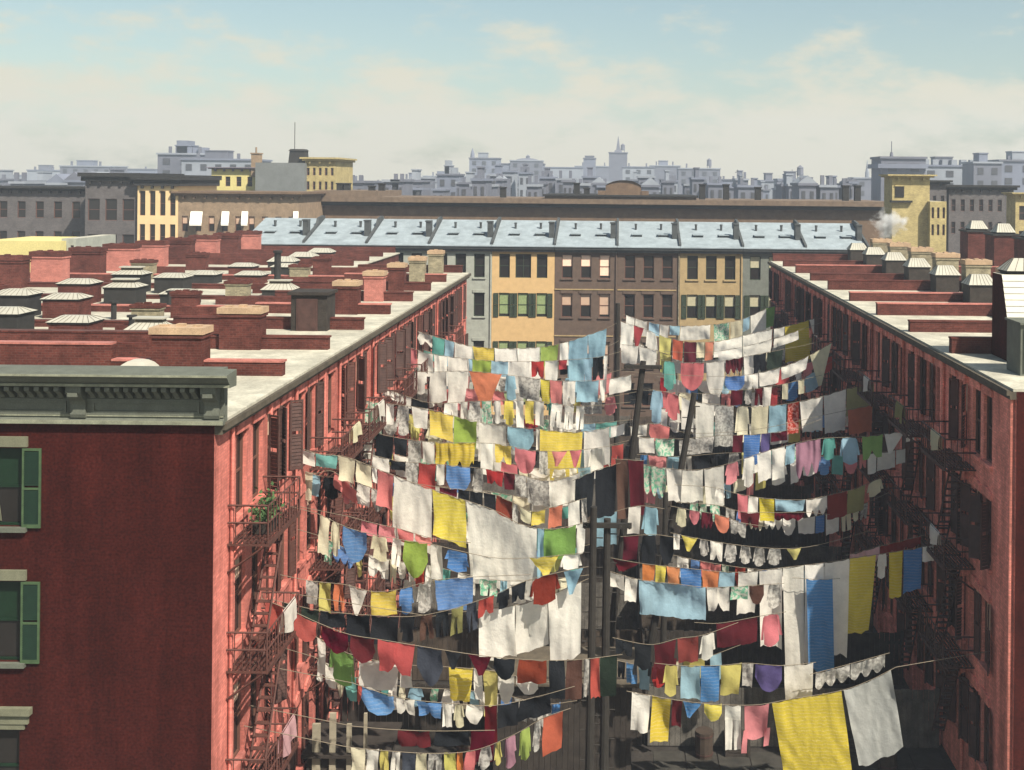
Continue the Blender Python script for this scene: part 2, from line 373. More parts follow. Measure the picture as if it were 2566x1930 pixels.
def skylight(parent, cx, cy, z, w, d, hb, hp, mcurb=m_dark, vent=False):
    key = (w, d, hb, hp, mcurb.name, vent)
    if key not in SKY:
        a = MB(); a.box(-w / 2, w / 2, -d / 2, d / 2, -.2, hb); a.box(-w / 2 - .04, w / 2 + .04, -d / 2 - .04, d / 2 + .04, hb, hb + .08, 1)
        g_ = MB(); z0 = hb + .08; rx, ry = w * .34, d * .12
        g_.frustum(0, 0, z0, z0 + hp, w / 2 + .09, d / 2 + .09, rx, ry)
        nb = 7
        for i in range(nb + 1):
            t = -1 + 2 * i / nb
            for sg in (-1, 1): g_.bar((t * (w / 2 + .09), sg * (d / 2 + .09), z0 + .012), (t * rx, sg * ry, z0 + hp + .012), .008, 1)
        for i in range(4):
            t = -1 + 2 * i / 3
            for sg in (-1, 1): g_.bar((sg * (w / 2 + .09), t * (d / 2 + .09), z0 + .012), (sg * rx, t * ry, z0 + hp + .012), .008, 1)
        if vent: g_.box(-rx, rx, -ry - .05, ry + .05, z0 + hp, z0 + hp + .12, 1); g_.box(-rx - .08, rx + .08, -ry - .12, ry + .12, z0 + hp + .12, z0 + hp + .18, 0)
        SKY[key] = (a.mesh('skylight', [mcurb, m_dark]), g_.mesh('glazing', [m_skyglass, m_gutter]))
    a, g_ = SKY[key]; o = inst('skylight', a, parent, (cx, cy, z)); sub('glazing', g_, o); return o
def roofpt(px, py, z):
    """point on the horizontal plane z seen at this pixel"""
    dx, dy = unroll(px, py); Y = (CZ - z) * F / dy; return dx * Y / F, Y
EAVE = 14.3
ORD = ['first', 'second', 'third', 'fourth', 'fifth', 'sixth', 'seventh', 'eighth', 'ninth', 'tenth', 'eleventh', 'twelfth', 'thirteenth', 'fourteenth',
       'fifteenth', 'sixteenth', 'seventeenth', 'eighteenth', 'nineteenth', 'twentieth'] + ['twenty-' + q for q in ('first', 'second', 'third', 'fourth', 'fifth', 'sixth', 'seventh', 'eighth', 'ninth')] + ['thirtieth'] + ['thirty-' + q for q in ('first', 'second', 'third', 'fourth', 'fifth')]
# ------------------------------------------------------------------ left row
rnd = random.Random(3)
LY = [28.5, 35.4, 40.9, 46.4, 51.8, 57.4, 62.9, 68.5, 75.5]
XL, XB = -10.1, -36.0
houses_left = []
for k in range(8):
    y0, y1 = LY[k], LY[k + 1]
    lab = 'salmon brick corner row house with brownstone front, grey-green cornice and green shutters' if k == 0 else \
        'salmon brick row house on the left of the court, %s behind the corniced corner house' % ORD[k - 1]
    h = thing('row_house', lab, 'house', ((XL + XB) / 2, (y0 + y1) / 2, 0), 'row houses left of the court'); houses_left.append(h)
    P, Wd, rz = side(XB, XL, y0 + .005, y1 - .005, 'E')
    holes = []; wins = []
    for st in range(4):
        zf = 11.0 - 3.3 * st
        for c in range(4):
            u = Wd * ((.3, .5, .69, .87)[c] if k == 0 else (.15 + .235 * c)); w_ = .84; hh = 2.2; zs = zf + .52
            holes.append((u - w_ / 2, u + w_ / 2, zs, zs + hh)); wins.append((u, zs, w_, hh))
    b = MB(); pierced(b, P, Wd, 0, EAVE, holes, .24, 0)
    if k == 0:
        PS, WS, rzs = side(XB, XL, y0 + .005, y1, 'S')
        fw = []
        for (zt, zb) in ((13.68, 11.72), (10.34, 8.33), (6.75, 4.6), (3.2, 1.0)):
            for i in range(5):
                u = WS - 5.32 - 2.6 * i; fw.append((u, zb, 1.02, zt - zb))
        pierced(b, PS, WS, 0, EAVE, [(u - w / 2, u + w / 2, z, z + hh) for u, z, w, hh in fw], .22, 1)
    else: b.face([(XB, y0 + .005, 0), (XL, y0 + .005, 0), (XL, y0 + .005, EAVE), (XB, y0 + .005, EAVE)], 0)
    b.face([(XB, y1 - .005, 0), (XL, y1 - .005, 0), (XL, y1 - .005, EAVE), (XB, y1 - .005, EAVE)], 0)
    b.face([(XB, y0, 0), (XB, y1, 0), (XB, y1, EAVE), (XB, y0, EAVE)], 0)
    put('wall', b, [m_brickL, m_front_shaded], h)
    for i, (u, z, w, hh) in enumerate(wins):
        wo = add_window(h, P, u, z, w, hh, rz, rnd.choice(['plain', 'plain', 'plain', 'blind', 'third']), trim=m_brickL)
        if rnd.random() < (.75 if k > 1 else .5) and not (k == 0 and i % 4 < 2): open_shutters(wo, w, hh, m_iron if rnd.random() < .2 else m_ironD)
    # roof, gutter, downpipes
    r = MB(); r.box(XB, XL + .14, y0 + .006, y1 - .006, EAVE + .003, EAVE + .08); put('roof', r, m_roof, h)
    gt = MB(); gt.box(XL + .003, XL + .2, y0 + .01, y1 - .01, EAVE - .24, EAVE - .002); gt.box(XL + .2, XL + .3, y0 + .01, y1 - .01, EAVE - .12, EAVE + .04); put('gutter', gt, m_gutter, h)
    for yy in ([y0 + .12] if k else [y0 + 1.15]) + [y0 + Wd * .64]:
        d = MB(); d.tube([(XL + .08, yy, 0), (XL + .08, yy, EAVE - .25)], .055); put('downspout', d, m_brickL, h)
    # party wall on the far boundary
    pp = MB(); hi = {0: 1.0, 1: .62, 2: .56}.get(k, .48)
    ye = y1
    lo_ = hi if k < 2 else [.34, .22, .3][k % 3]; xs_ = -15.7 if k < 2 else -16.5 - .8 * (k % 3)
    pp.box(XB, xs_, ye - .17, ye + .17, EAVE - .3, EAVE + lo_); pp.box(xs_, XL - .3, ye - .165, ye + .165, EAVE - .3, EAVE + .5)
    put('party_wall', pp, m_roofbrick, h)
    cp = MB(); cp.box(XB, xs_, ye - .2, ye + .2, EAVE + lo_ + .001, EAVE + lo_ + .06); cp.box(xs_ + .01, XL - .26, ye - .2, ye + .2, EAVE + .501, EAVE + .56)
    put('coping', cp, m_roofbrick if k % 3 else m_chim, h)  # rosy copings paint the lit wall tops into the colour
    # fire escapes
    if k < 7:
        for st in range(3):
            add_fire_escape(h, P(Wd * (.36 if k % 2 == 0 else .62), 11.05 - 3.3 * st, 0), rz, m_iron, True)
# corner house front
h0 = houses_left[0]
for i, (u, z, w, hh) in enumerate(fw):
    wo = add_window(h0, PS, u, z, w, hh, 0, 'blind' if i < 10 else 'plain', glass=m_dark if False else m_glass, frame=m_green, blind=m_green,
                    trim=None, shutters=(.47, hh + .03, m_greenrim, m_green) if i < 10 else None)
    l = MB(); ww = 1.32 if i < 10 else 1.5
    l.box(-ww / 2, ww / 2, -.08, .1, hh + .045, hh + (.30 if i < 10 else .28)); 
    if i >= 10:
        l.box(-ww / 2 + .1, ww / 2 - .1, -.05, .1, hh - .1, hh + .043); l.box(-ww / 2 - .08, ww / 2 + .08, -.16, .1, hh + .283, hh + .46)
    sub('lintel', l.mesh('lintel', m_stone), wo)
    s2 = MB(); s2.box(-.66, .66, -.13, .1, -.12, -.003); sub('sill', s2.mesh('sill', m_cornice if i < 10 else m_stone), wo)
    if i >= 5 and i < 0 or i in (0, 1, 2, 3, 4):
        cu = MB()
        for j in range(6):
            x0 = -.38 + .055 * j; cu.face([(x0, .13 + .01 * (j % 2), .1), (x0 + .055, .13 + .01 * ((j + 1) % 2), .1), (x0 + .05 * .9 - .02 * j, .13, .85 - .07 * j), (x0 - .0, .13, .85 - .07 * j)])
        sub('curtain', cu.mesh('curtain', m_stone), wo)
# cornice of the corner house
cx0, cx1 = XB, -9.55
YF = 28.5
prof = [(YF - .01, 14.33), (YF - .14, 14.33), (YF - .14, 14.44), (YF - .07, 14.50), (YF - .07, 15.48), (YF - .50, 15.50), (YF - .50, 15.60), (YF - .58, 15.66), (YF - .66, 15.78), (YF - .74, 15.84), (YF - .74, 15.90), (YF - .01, 15.96)]
zc = lambda z: 14.33 + (z - 14.33) * .853
prof = [(y, zc(z)) for y, z in prof]
low = prof[:5] + [(YF - .01, zc(15.48))]; upp = [(YF - .01, zc(15.482)), (YF - .07, zc(15.482))] + prof[5:]
b = MB(); b.extrude_x(low, cx0, cx1 - .28); b.extrude_x(upp, cx0, cx1)
b.box(cx0, cx1 - .26, YF - .105, YF - .065, zc(14.60), zc(14.66)); b.box(cx0, cx1 - .26, YF - .105, YF - .065, zc(15.0), zc(15.07))
b.box(cx0, cx1 - .34, YF - .02, YF + .34, 14.35, zc(15.955))
xp = [-10.12, -13.45, -16.95, -20.45, -23.95]
for a_, c_x in zip(xp, xp[1:]):
    xa, xb = c_x + .32, a_ - .32; za, zb = zc(14.72), zc(14.95)
    b.box(xa, xb, YF - .112, YF - .068, za - .05, za); b.box(xa, xb, YF - .112, YF - .068, zb, zb + .05); b.box(xa, xa + .06, YF - .112, YF - .068, za, zb); b.box(xb - .06, xb, YF - .112, YF - .068, za, zb)
corn = put('cornice', b, m_cornice, h0)
tr = MB(); tr.box(cx0, cx1 + .01, YF - .765, YF - .742, zc(15.845), zc(15.905)); tr.box(cx0, cx1 - .01, YF - .535, YF - .503, zc(15.515), zc(15.59)); tr.box(cx0, cx1 - .29, YF - .165, YF - .143, 14.335, 14.43)
tr.box(cx0, cx1 - .29, YF - .10, YF - .072, 14.52, 14.575)
q = put('moulding', tr, mat('cornice_edge_highlight', (.20, .205, .15), var=.35, scale=4, fine=.25)); q.parent = corn; q.data.transform(Matrix.Translation(-ORG[h0.name]))  # moulding lines in a lighter tone, highlights painted into the colour
def console(x, big=True):
    c = MB(); wd = .19 if big else .062
    if big:
        pr = [(YF - .074, 14.52), (YF - .14, 14.52), (YF - .17, 14.62), (YF - .15, 14.9), (YF - .2, 15.02), (YF - .34, 15.14), (YF - .43, 15.30), (YF - .43, 15.49), (YF - .074, 15.49)]
    else:
        pr = [(YF - .074, 15.10), (YF - .17, 15.10), (YF - .22, 15.18), (YF - .33, 15.28), (YF - .46, 15.36), (YF - .46, 15.475), (YF - .074, 15.475)]
    pr = [(y, zc(z)) for y, z in pr]
    c.extrude_x(pr, x - wd, x + wd)
    if big: c.box(x - .12, x + .12, YF - .47, YF - .10, zc(15.2), zc(15.32))
    return c
bm_big, bm_mod = {}, None
xs_big = [-10.12, -13.45, -16.95, -20.45]
o = put('console_bracket', console(xs_big[0]), m_cornice); o.parent = corn; o.data.transform(Matrix.Translation(-ORG[h0.name]))
for x in xs_big[1:]:
    q = o.copy(); COL.objects.link(q); q.parent = corn; q.location.x = x - xs_big[0]
base_mod = None
for a, bb in zip(xs_big, xs_big[1:]):
    n = 13
    for i in range(1, n):
        x = a + (bb - a) * (.045 + .91 * i / n)
        if base_mod is None:
            base_mod = put('modillion', console(x, False), m_cornice); base_mod.parent = corn; base_mod.data.transform(Matrix.Translation(-ORG[h0.name])); bx = x
        else:
            q = base_mod.copy(); COL.objects.link(q); q.parent = corn; q.location.x = x - bx
# set-back houses continuing the left row
for k in range(4):
    y0 = 75.5 + 5.0 * k; y1 = y0 + 5.0
    h = thing('row_house', 'set-back brick house at the far end of the left row, %s toward the slate roofs' % ORD[k], 'house', (-27.5, y0 + 2.5, 0), 'row houses left of the court')
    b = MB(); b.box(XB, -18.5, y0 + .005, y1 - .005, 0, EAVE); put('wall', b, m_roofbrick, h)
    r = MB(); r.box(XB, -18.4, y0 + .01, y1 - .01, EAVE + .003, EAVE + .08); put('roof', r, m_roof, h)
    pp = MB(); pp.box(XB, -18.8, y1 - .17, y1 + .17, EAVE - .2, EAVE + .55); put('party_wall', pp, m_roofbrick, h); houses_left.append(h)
def owner(Y, rows, ys):
    for hh, y in zip(rows, ys):
        if Y <= y: return hh
    return rows[-1]
LYE = LY[1:] + [80.5, 85.5, 90.5, 96]
RZ = EAVE + .08
# court-side chimneys
for i, (x, Y, mt, cw) in enumerate([(-13.6, 35.4, 0, 1.55), (-13.5, 40.9, 0, 1.45), (-12.45, 46.4, 2, 1.4), (-12.35, 51.8, 0, 1.05), (-12.3, 57.4, 1, .95), (-12.25, 62.9, 0, .85), (-12.1, 68.4, 3, .9), (-12.0, 74.6, 3, .9)]):
    hh = owner(Y - 1.5, houses_left, LYE)
    if mt == 2:
        b = MB(); w, d, hgt = 1.45, 1.3, 1.45
        b.box(x - w / 2, x + w / 2, Y - d / 2, Y + d / 2, RZ - .1, RZ + hgt); b.box(x - w / 2 - .12, x + w / 2 + .08, Y - d / 2 - .12, Y + d / 2 + .1, RZ + hgt, RZ + hgt + .12)
        bo = put('bulkhead', b, m_wood, hh); dr = MB(); dr.box(x - .5, x + .35, Y - d / 2 - .05, Y - d / 2 + .02, RZ, RZ + hgt - .15); dr.box(x - .42, x + .27, Y - d / 2 - .07, Y - d / 2 - .045, RZ + .1, RZ + hgt - .25)
        q = put('door', dr, m_ironD); q.parent = bo; q.data.transform(Matrix.Translation(-ORG[hh.name])); continue
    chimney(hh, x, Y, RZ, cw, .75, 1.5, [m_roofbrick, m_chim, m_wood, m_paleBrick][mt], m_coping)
# street-side chimneys
for i in range(9):
    Y = 62.5 + 4.0 * i; x = -33.6 + .35 * i
    hh = owner(Y, houses_left, LYE)
    chimney(hh, x, Y, RZ, 1.85 if i % 3 else 2.0, .9, 1.75, m_roofbrick if i in (0, 2, 5, 7) else m_chim, m_roofbrick)
# skylights in threes down the middle of the block
for k in range(1, 8):
    Y = (LY[k] + LY[k + 1]) / 2 + .6
    for j, x in enumerate((-26.3, -24.1, -21.4)):
        if (k, j) in ((1, 2), (3, 2), (6, 0), (5, 2), (7, 0)): continue
        skylight(houses_left[k], x + .15 * (k % 3), Y, RZ, 1.5, 1.3, (.9, .75, .45)[j] if k < 6 else .45, .2, m_dark if (k + j) % 4 else m_roofbrick, (k + j) % 5 == 0)
    if k in (2, 5): skylight(houses_left[k], -17.8, LY[k] + 2.4, RZ, 1.5, 1.3, .25, .3, m_dark, True)
    for x_, w_, hg in ((-19.2 - .5 * (k % 2), 1.1, .95), (-28.6 + .6 * (k % 3), 1.3, 1.15)):
        if (k + int(-x_)) % 4: chimney(houses_left[k], x_, LY[k + 1], RZ, w_, .6, hg, m_roofbrick if k % 2 else m_paleBrick, m_roofbrick)
    # low shaft wall half way along each roof
    lw = MB(); ym = (LY[k] + LY[k + 1]) / 2 - .8; xa, xb = -31 + 1.5 * (k % 3), -28.2 + (k % 2); lw.box(xa, xb, ym - .12, ym + .12, RZ - .1, RZ + .55); put('shaft_wall', lw, m_roofbrick, houses_left[k]); lw = MB(); lw.box(-19.5, -16.6 + .8 * (k % 3), ym + 1.2, ym + 1.44, RZ - .1, RZ + .4 + .1 * (k % 2))
    put('shaft_wall', lw, m_roofbrick, houses_left[k])
for k in range(8, 11): skylight(houses_left[k], -23.0, 78 + 5 * (k - 8), RZ, 1.7, 1.5, .4, .3)
# little ventilator dome behind the cornice
b = MB(); x, Y = roofpt(345, 968, RZ)
for i in range(5):
    t0, t1 = i / 5 * 1.45, (i + 1) / 5 * 1.45
    b.frustum(x, Y, RZ + .55 * math.sin(t0) + .25, RZ + .55 * math.sin(t1) + .25, .5 * math.cos(t0) + .02, .5 * math.cos(t0) + .02, .5 * math.cos(t1) + .02, .5 * math.cos(t1) + .02)
b.box(x - .52, x + .52, Y - .52, Y + .52, RZ - .05, RZ + .25); put('ventilator', b, m_skyglass, houses_left[0])
# tall black stove pipe
x, Y = roofpt(695, 738, RZ); b = MB(); b.tube([(x, Y, RZ - .1), (x, Y, RZ + 2.2)], .17, 10); b.tube([(x, Y, RZ + 2.2), (x, Y, RZ + 2.32)], .24, 10); put('stove_pipe', b, m_dark, owner(Y, houses_left, LYE))
for px, py in ((285, 800), (600, 745), (425, 770), (330, 840)):
    x, Y = roofpt(px, py, RZ); b = MB(); b.tube([(x, Y, RZ - .1), (x, Y, RZ + .7)], .12, 8); b.tube([(x, Y, RZ + .7), (x, Y, RZ + .78)], .2, 8); put('vent_pipe', b, m_dark, owner(Y, houses_left, LYE))
# ------------------------------------------------------------------ right row
RY = [34.2, 41.5, 47.4, 53.4, 59.7, 65.9, 72.0, 78.0, 84.0, 89.7]
XR, XE = 12.0, 31.0
houses_right = []
for k in range(9):
    y0, y1 = RY[k], RY[k + 1]
    lab = 'red brick corner row house on the right with white sloped roof bulkhead' if k == 0 else \
        'red brick row house on the right of the court, %s behind the right corner house' % ORD[k - 1]
    h = thing('row_house', lab, 'house', ((XR + XE) / 2, (y0 + y1) / 2, 0), 'row houses right of the court'); houses_right.append(h)
    P, Wd, rz = side(XR, XE, y0 + .005, y1 - .005, 'W')
    holes = []; wins = []
    for st in range(4):
        zf = 11.0 - 3.3 * st
        for c in range(4):
            u = Wd * ((.36, .52, .72, .9)[c] if k == 0 else (.14 + .24 * c)); w_ = .84; hh = 2.2; zs = zf + .52
            holes.append((u - w_ / 2, u + w_ / 2, zs, zs + hh)); wins.append((u, zs, w_, hh))
    b = MB(); pierced(b, P, Wd, 0, EAVE, holes, .24, 0)
    b.face([(XR, y0 + .005, 0), (XE, y0 + .005, 0), (XE, y0 + .005, EAVE), (XR, y0 + .005, EAVE)], 1)
    b.face([(XR, y1 - .005, 0), (XE, y1 - .005, 0), (XE, y1 - .005, EAVE), (XR, y1 - .005, EAVE)], 0)
    b.face([(XE, y0, 0), (XE, y1, 0), (XE, y1, EAVE), (XE, y0, EAVE)], 0)
    put('wall', b, [m_brickR, m_front_shaded], h)
    for u, z, w, hh in wins:
        wo = add_window(h, P, u, z, w, hh, rz, rnd.choice(['plain', 'plain', 'plain', 'blind']), trim=m_brickR)
        if rnd.random() < .75: open_shutters(wo, w, hh, m_ironD if rnd.random() < .6 else m_iron)
    r = MB(); r.box(XR - .1, XE, y0 + .006, y1 - .006, EAVE + .003, EAVE + .08); put('roof', r, m_roof, h)
    gt = MB(); gt.box(XR - .2, XR - .003, y0 + .01, y1 - .01, EAVE - .24, EAVE - .002); gt.box(XR - .3, XR - .2, y0 + .01, y1 - .01, EAVE - .12, EAVE + .04); put('gutter', gt, m_gutter, h)
    for yy in [y0 + .15, y0 + Wd * .66]:
        d = MB(); d.tube([(XR - .1, yy, 0), (XR - .1, yy, EAVE - .25)], .055); put('downspout', d, m_brickR, h)
    if k: # stepped pilaster strip between houses
        d = MB(); d.box(XR - .09, XR - .003, y0 + .25, y0 + .55, 0, EAVE - .3); put('pilaster', d, m_brickR, h)
    pp = MB(); hi = .6 if k % 2 == 0 else .5
    pp.box(XR + .12, XE, y1 - .17, y1 + .17, EAVE - .3, EAVE + hi); put('party_wall', pp, m_roofbrick, h)
    cp = MB(); cp.box(XR + .1, XE, y1 - .2, y1 + .2, EAVE + hi + .001, EAVE + hi + .06); put('coping', cp, m_roofbrick if k not in (2, 3, 6) else m_chim, h)  # some copings rosy, the lit top edge held in their colour
    if k in (0, 1, 2, 3, 4, 6, 7):
        for st in range(3): add_fire_escape(h, P(Wd * (.72 if k == 0 else .5), 11.05 - 3.3 * st, 0), rz, m_ironD, True)
    # chimney and lean-to skylight
    Y = y1 - .6
    if k >= 2:
        chimney(h, 20.5, Y, RZ, 1.4, .9, 1.85, m_paleBrick, m_coping)
        skylight(h, 18.6, Y - .4, RZ, 1.3, 1.2, .95, .5, m_wood)
    if k >= 5:
        Yb = y0 + 2.6; x = 27.2
        bb = MB(); bb.box(x - .95, x + .95, Yb - 1, Yb + 1, RZ - .1, RZ + 2.6); bo = put('bulkhead', bb, m_roofbrick, h)
        cpn = MB(); cpn.box(x - 1.05, x + 1.05, Yb - 1.1, Yb + 1.1, RZ + 2.601, RZ + 2.72); q = put('bulkhead_cap', cpn, m_dark); q.parent = bo; q.data.transform(Matrix.Translation(-ORG[h.name]))
        skylight(h, x, Yb, RZ + 2.73, 1.2, 1.2, .02, .6, m_dark)
# stair bulkhead with a steep white slope on the near right house
hr = houses_right[0]
bx0, bx1 = 13.55, 17.2
b = MB()
pf = [(39.05, RZ), (40.25, 17.35), (41.25, 17.35), (41.25, RZ)]
for x in (bx0, bx1): b.face([(x, y, z) for y, z in pf], 0)
b.face([(bx0, 41.25, RZ), (bx1, 41.25, RZ), (bx1, 41.25, 17.35), (bx0, 41.25, 17.35)], 0)
b.face([(bx0, 40.25, 17.35), (bx1, 40.25, 17.35), (bx1, 41.25, 17.35), (bx0, 41.25, 17.35)], 2)
n = 14
for i in range(n):
    t0, t1 = i / n, (i + 1) / n
    y0_, z0_ = 39.05 + 1.2 * t0, RZ + (17.35 - RZ) * t0; y1_, z1_ = 39.05 + 1.2 * t1, RZ + (17.35 - RZ) * t1
    b.face([(bx0, y0_ - .03, z0_), (bx1, y0_ - .03, z0_), (bx1, y1_, z1_), (bx0, y1_, z1_)], 1)
bo = put('bulkhead', b, [m_front_shaded, m_white, m_roof], hr)
skylight(hr, 14.75, 40.75, 17.36, 1.9, .9, .04, .42, m_dark)
b = MB(); b.box(12.95, 15.2, 36.6, 37.9, RZ - .05, RZ + 1.65)
for i in range(4): b.box(13.05 + .54 * i, 13.5 + .54 * i, 36.56, 36.61, RZ + .12, RZ + 1.5)
b.box(12.9, 15.25, 36.5, 38.0, RZ + 1.65, RZ + 1.72); put('roof_locker', b, m_cornice, hr, label='grey-green roof locker')
# ------------------------------------------------------------------ back row
m_bw = {'grey': mat('grey_stucco', (.30, .31, .27), var=.2, scale=2, fine=.2), 'yellow': mat('yellow_stucco', (.53, .355, .17), var=.12, scale=2, fine=.15),
        'brown': mat('dark_brownstone', (.105, .072, .055), var=.25, scale=2, fine=.3), 'tan': mat('tan_stucco', (.34, .25, .13), var=.2, scale=2, fine=.25),
        'slate': mat('sooty_grey_stucco', (.14, .15, .13), var=.25, scale=2, fine=.3)}
m_pinkblind = mat('pink_blind', (.85, .60, .46), var=.12, scale=4); m_greenblind = mat('green_blind', (.22, .28, .13), var=.25, scale=6)
m_tanblind = mat('tan_blind', (.40, .37, .25), var=.2, scale=6)
m_dkgreen = mat('dark_green_paint', (.028, .042, .024), var=.3, scale=5)
kinds = ['grey', 'grey', 'grey', 'grey', 'yellow', 'brown', 'brown', 'tan', 'slate', 'grey']
blab = ['grey slate-roofed house at the left end of the back row', 'grey slate-roofed house in the back row, second from its left end', 'grey slate-roofed house in the back row, third from its left end',
        'pale grey house left of the yellow house in the back row', 'bright yellow house with green shutters in the back row', 'dark brown house with pink window blinds beside the yellow house',
        'plain dark brown house in the middle of the back row, dark windows', 'tan house with dark shutters in the back row', 'dark grey house right of the tan house in the back row', 'slate-roofed house at the right end of the back row']
BY = 98.0; RYG = 104.6; BE = 14.86; BR_ = 16.7
for k in range(-6, 4):
    x0 = -.14 + 5.4 * k; x1 = x0 + 5.4; kd = kinds[k + 6]; wm = m_bw[kd]
    h = thing('terrace_house', blab[k + 6], 'house', ((x0 + x1) / 2, 103, 0), 'slate roofed houses closing the court')
    P, Wd, rz = side(x0 + .005, x1 - .005, BY, 111, 'S')
    ws = []
    for st, (zt, hh) in enumerate(((14.2, 2.05), (10.85, 2.05), (6.7, 2.2), (3.2, 2.0))):
        for c in range(3):
            w_ = .92
            if kd == 'yellow' and st == 0 and c == 1: w_ = 1.35
            ws.append((Wd * (.2 + .3 * c), zt - hh, w_, hh, st, c))
    b = MB(); pierced(b, P, Wd, 0, BE, [(u - w / 2, u + w / 2, z, z + hh) for u, z, w, hh, st, c in ws], .25)
    for xx in (x0 + .005, x1 - .005): b.face([(xx, BY, 0), (xx, 111, 0), (xx, 111, BE), (xx, RYG, BR_), (xx, BY, BE)])
    put('wall', b, wm, h)
    for u, z, w, hh, st, c in ws:
        kind, bl, shut, trim = 'plain', m_blind, None, None
        if kd == 'yellow':
            if st == 0: kind = 'double' if c == 1 else 'plain'
            else: kind, bl, shut = 'low', m_greenblind, (.44, hh, m_dkgreen, m_dkgreen)
        elif kd == 'brown':
            if k == -1: kind, bl = ('blind' if c < 2 else 'low'), (m_pinkblind if st == 0 else m_blind)
            trim = wm
        elif kd == 'tan':
            if st: kind, bl, shut = 'blind', m_tanblind, (.44, hh, m_dkgreen, m_dkgreen)
            else: trim = wm
        elif kd == 'slate':
            kind, bl = 'blind', m_tanblind; shut = (.44, hh, m_dkgreen, m_dkgreen) if st else None
        else: trim = wm
        add_window(h, P, u, z, w, hh, 0, kind, frame=m_frame if kd == 'brown' else m_dkgreen, blind=bl, trim=trim, arch=False, shutters=shut)
    e = MB(); e.box(x0 + .01, x1 - .01, BY - .42, BY - .003, BE - .22, BE - .02); e.box(x0 + .01, x1 - .01, BY - .28, BY - .003, BE - .45, BE - .223); put('eave_cornice', e, m_slateedge, h)
    r = MB()
    for (ya, za, yb, zb) in ((BY - .5, BE - .015, RYG, BR_ + .12), (RYG, BR_ + .12, 111.2, BE)):
        r.face([(x0 + .01, ya, za), (x1 - .01, ya, za), (x1 - .01, yb, zb), (x0 + .01, yb, zb)])
        r.face([(x0 + .01, ya, za + .07), (x1 - .01, ya, za + .07), (x1 - .01, yb, zb + .07), (x0 + .01, yb, zb + .07)])
    r.face([(x0 + .01, BY - .5, BE - .015), (x1 - .01, BY - .5, BE - .015), (x1 - .01, BY - .5, BE + .055), (x0 + .01, BY - .5, BE + .055)])
    ro = put('roof', r, m_slate, h)
    f = MB()
    pr = [(BY - .2, BE - .1), (BY - .2, BE + .35), (RYG - 2.6, BR_ - .25), (RYG - 2.2, BR_ + .3), (RYG - .6, BR_ + .5), (RYG, BR_ + .4), (RYG, BR_ - .4)]
    f.extrude_x([(y, z) for y, z in pr], x1 - .1, x1 + .1); put('firewall', f, m_slateedge, h)
    c = MB(); zr = BE + (2.4 / 6.6) * 1.84; c.box(x1 - .62, x1 - .165, BY + 1.7, BY + 2.5, zr - .5, zr + 1.3); c.box(x1 - .68, x1 - .164, BY + 1.64, BY + 2.56, zr + 1.3, zr + 1.42); put('chimney', c, m_slateedge, h)
    for fx in (.32, .74):
        s3 = MB(); xx = x0 + 5.4 * fx; s3.box(xx - .42, xx + .42, BY + 2.2, BY + 3.1, BE + .5, BE + .98); s3.box(xx - .5, xx + .46, BY + 2.1, BY + 3.2, BE + .98, BE + 1.05, 1)
        put('roof_hatch', s3, [m_slateedge, m_slate], h)
        s3 = MB(); s3.tube([(xx - .1, BY + 4.2, BE + 1), (xx - .1, BY + 4.2, BE + 1.75), (xx - .1, BY + 4.2, BE + 1.76), (xx - .1, BY + 4.2, BE + 1.9)], .1, r1=.14); put('vent_pipe', s3, m_slateedge, h)
    if k in (-3, -1, 0, 1, 2):
        d = MB(); d.tube([(x1 - .1, BY - .07, 0), (x1 - .1, BY - .07, BE - .5)], .06); put('downspout', d, m_paleBrick if k == 0 else wm, h)
    if kd == 'brown':
        for zz in (11.2, 14.42, 7.2):
            st_ = MB(); st_.box(x0 + .02, x1 - .3, BY - .06, BY - .003, zz - .05, zz + .05); put('string_course', st_, m_bw['tan'] if zz < 14 else wm, h)
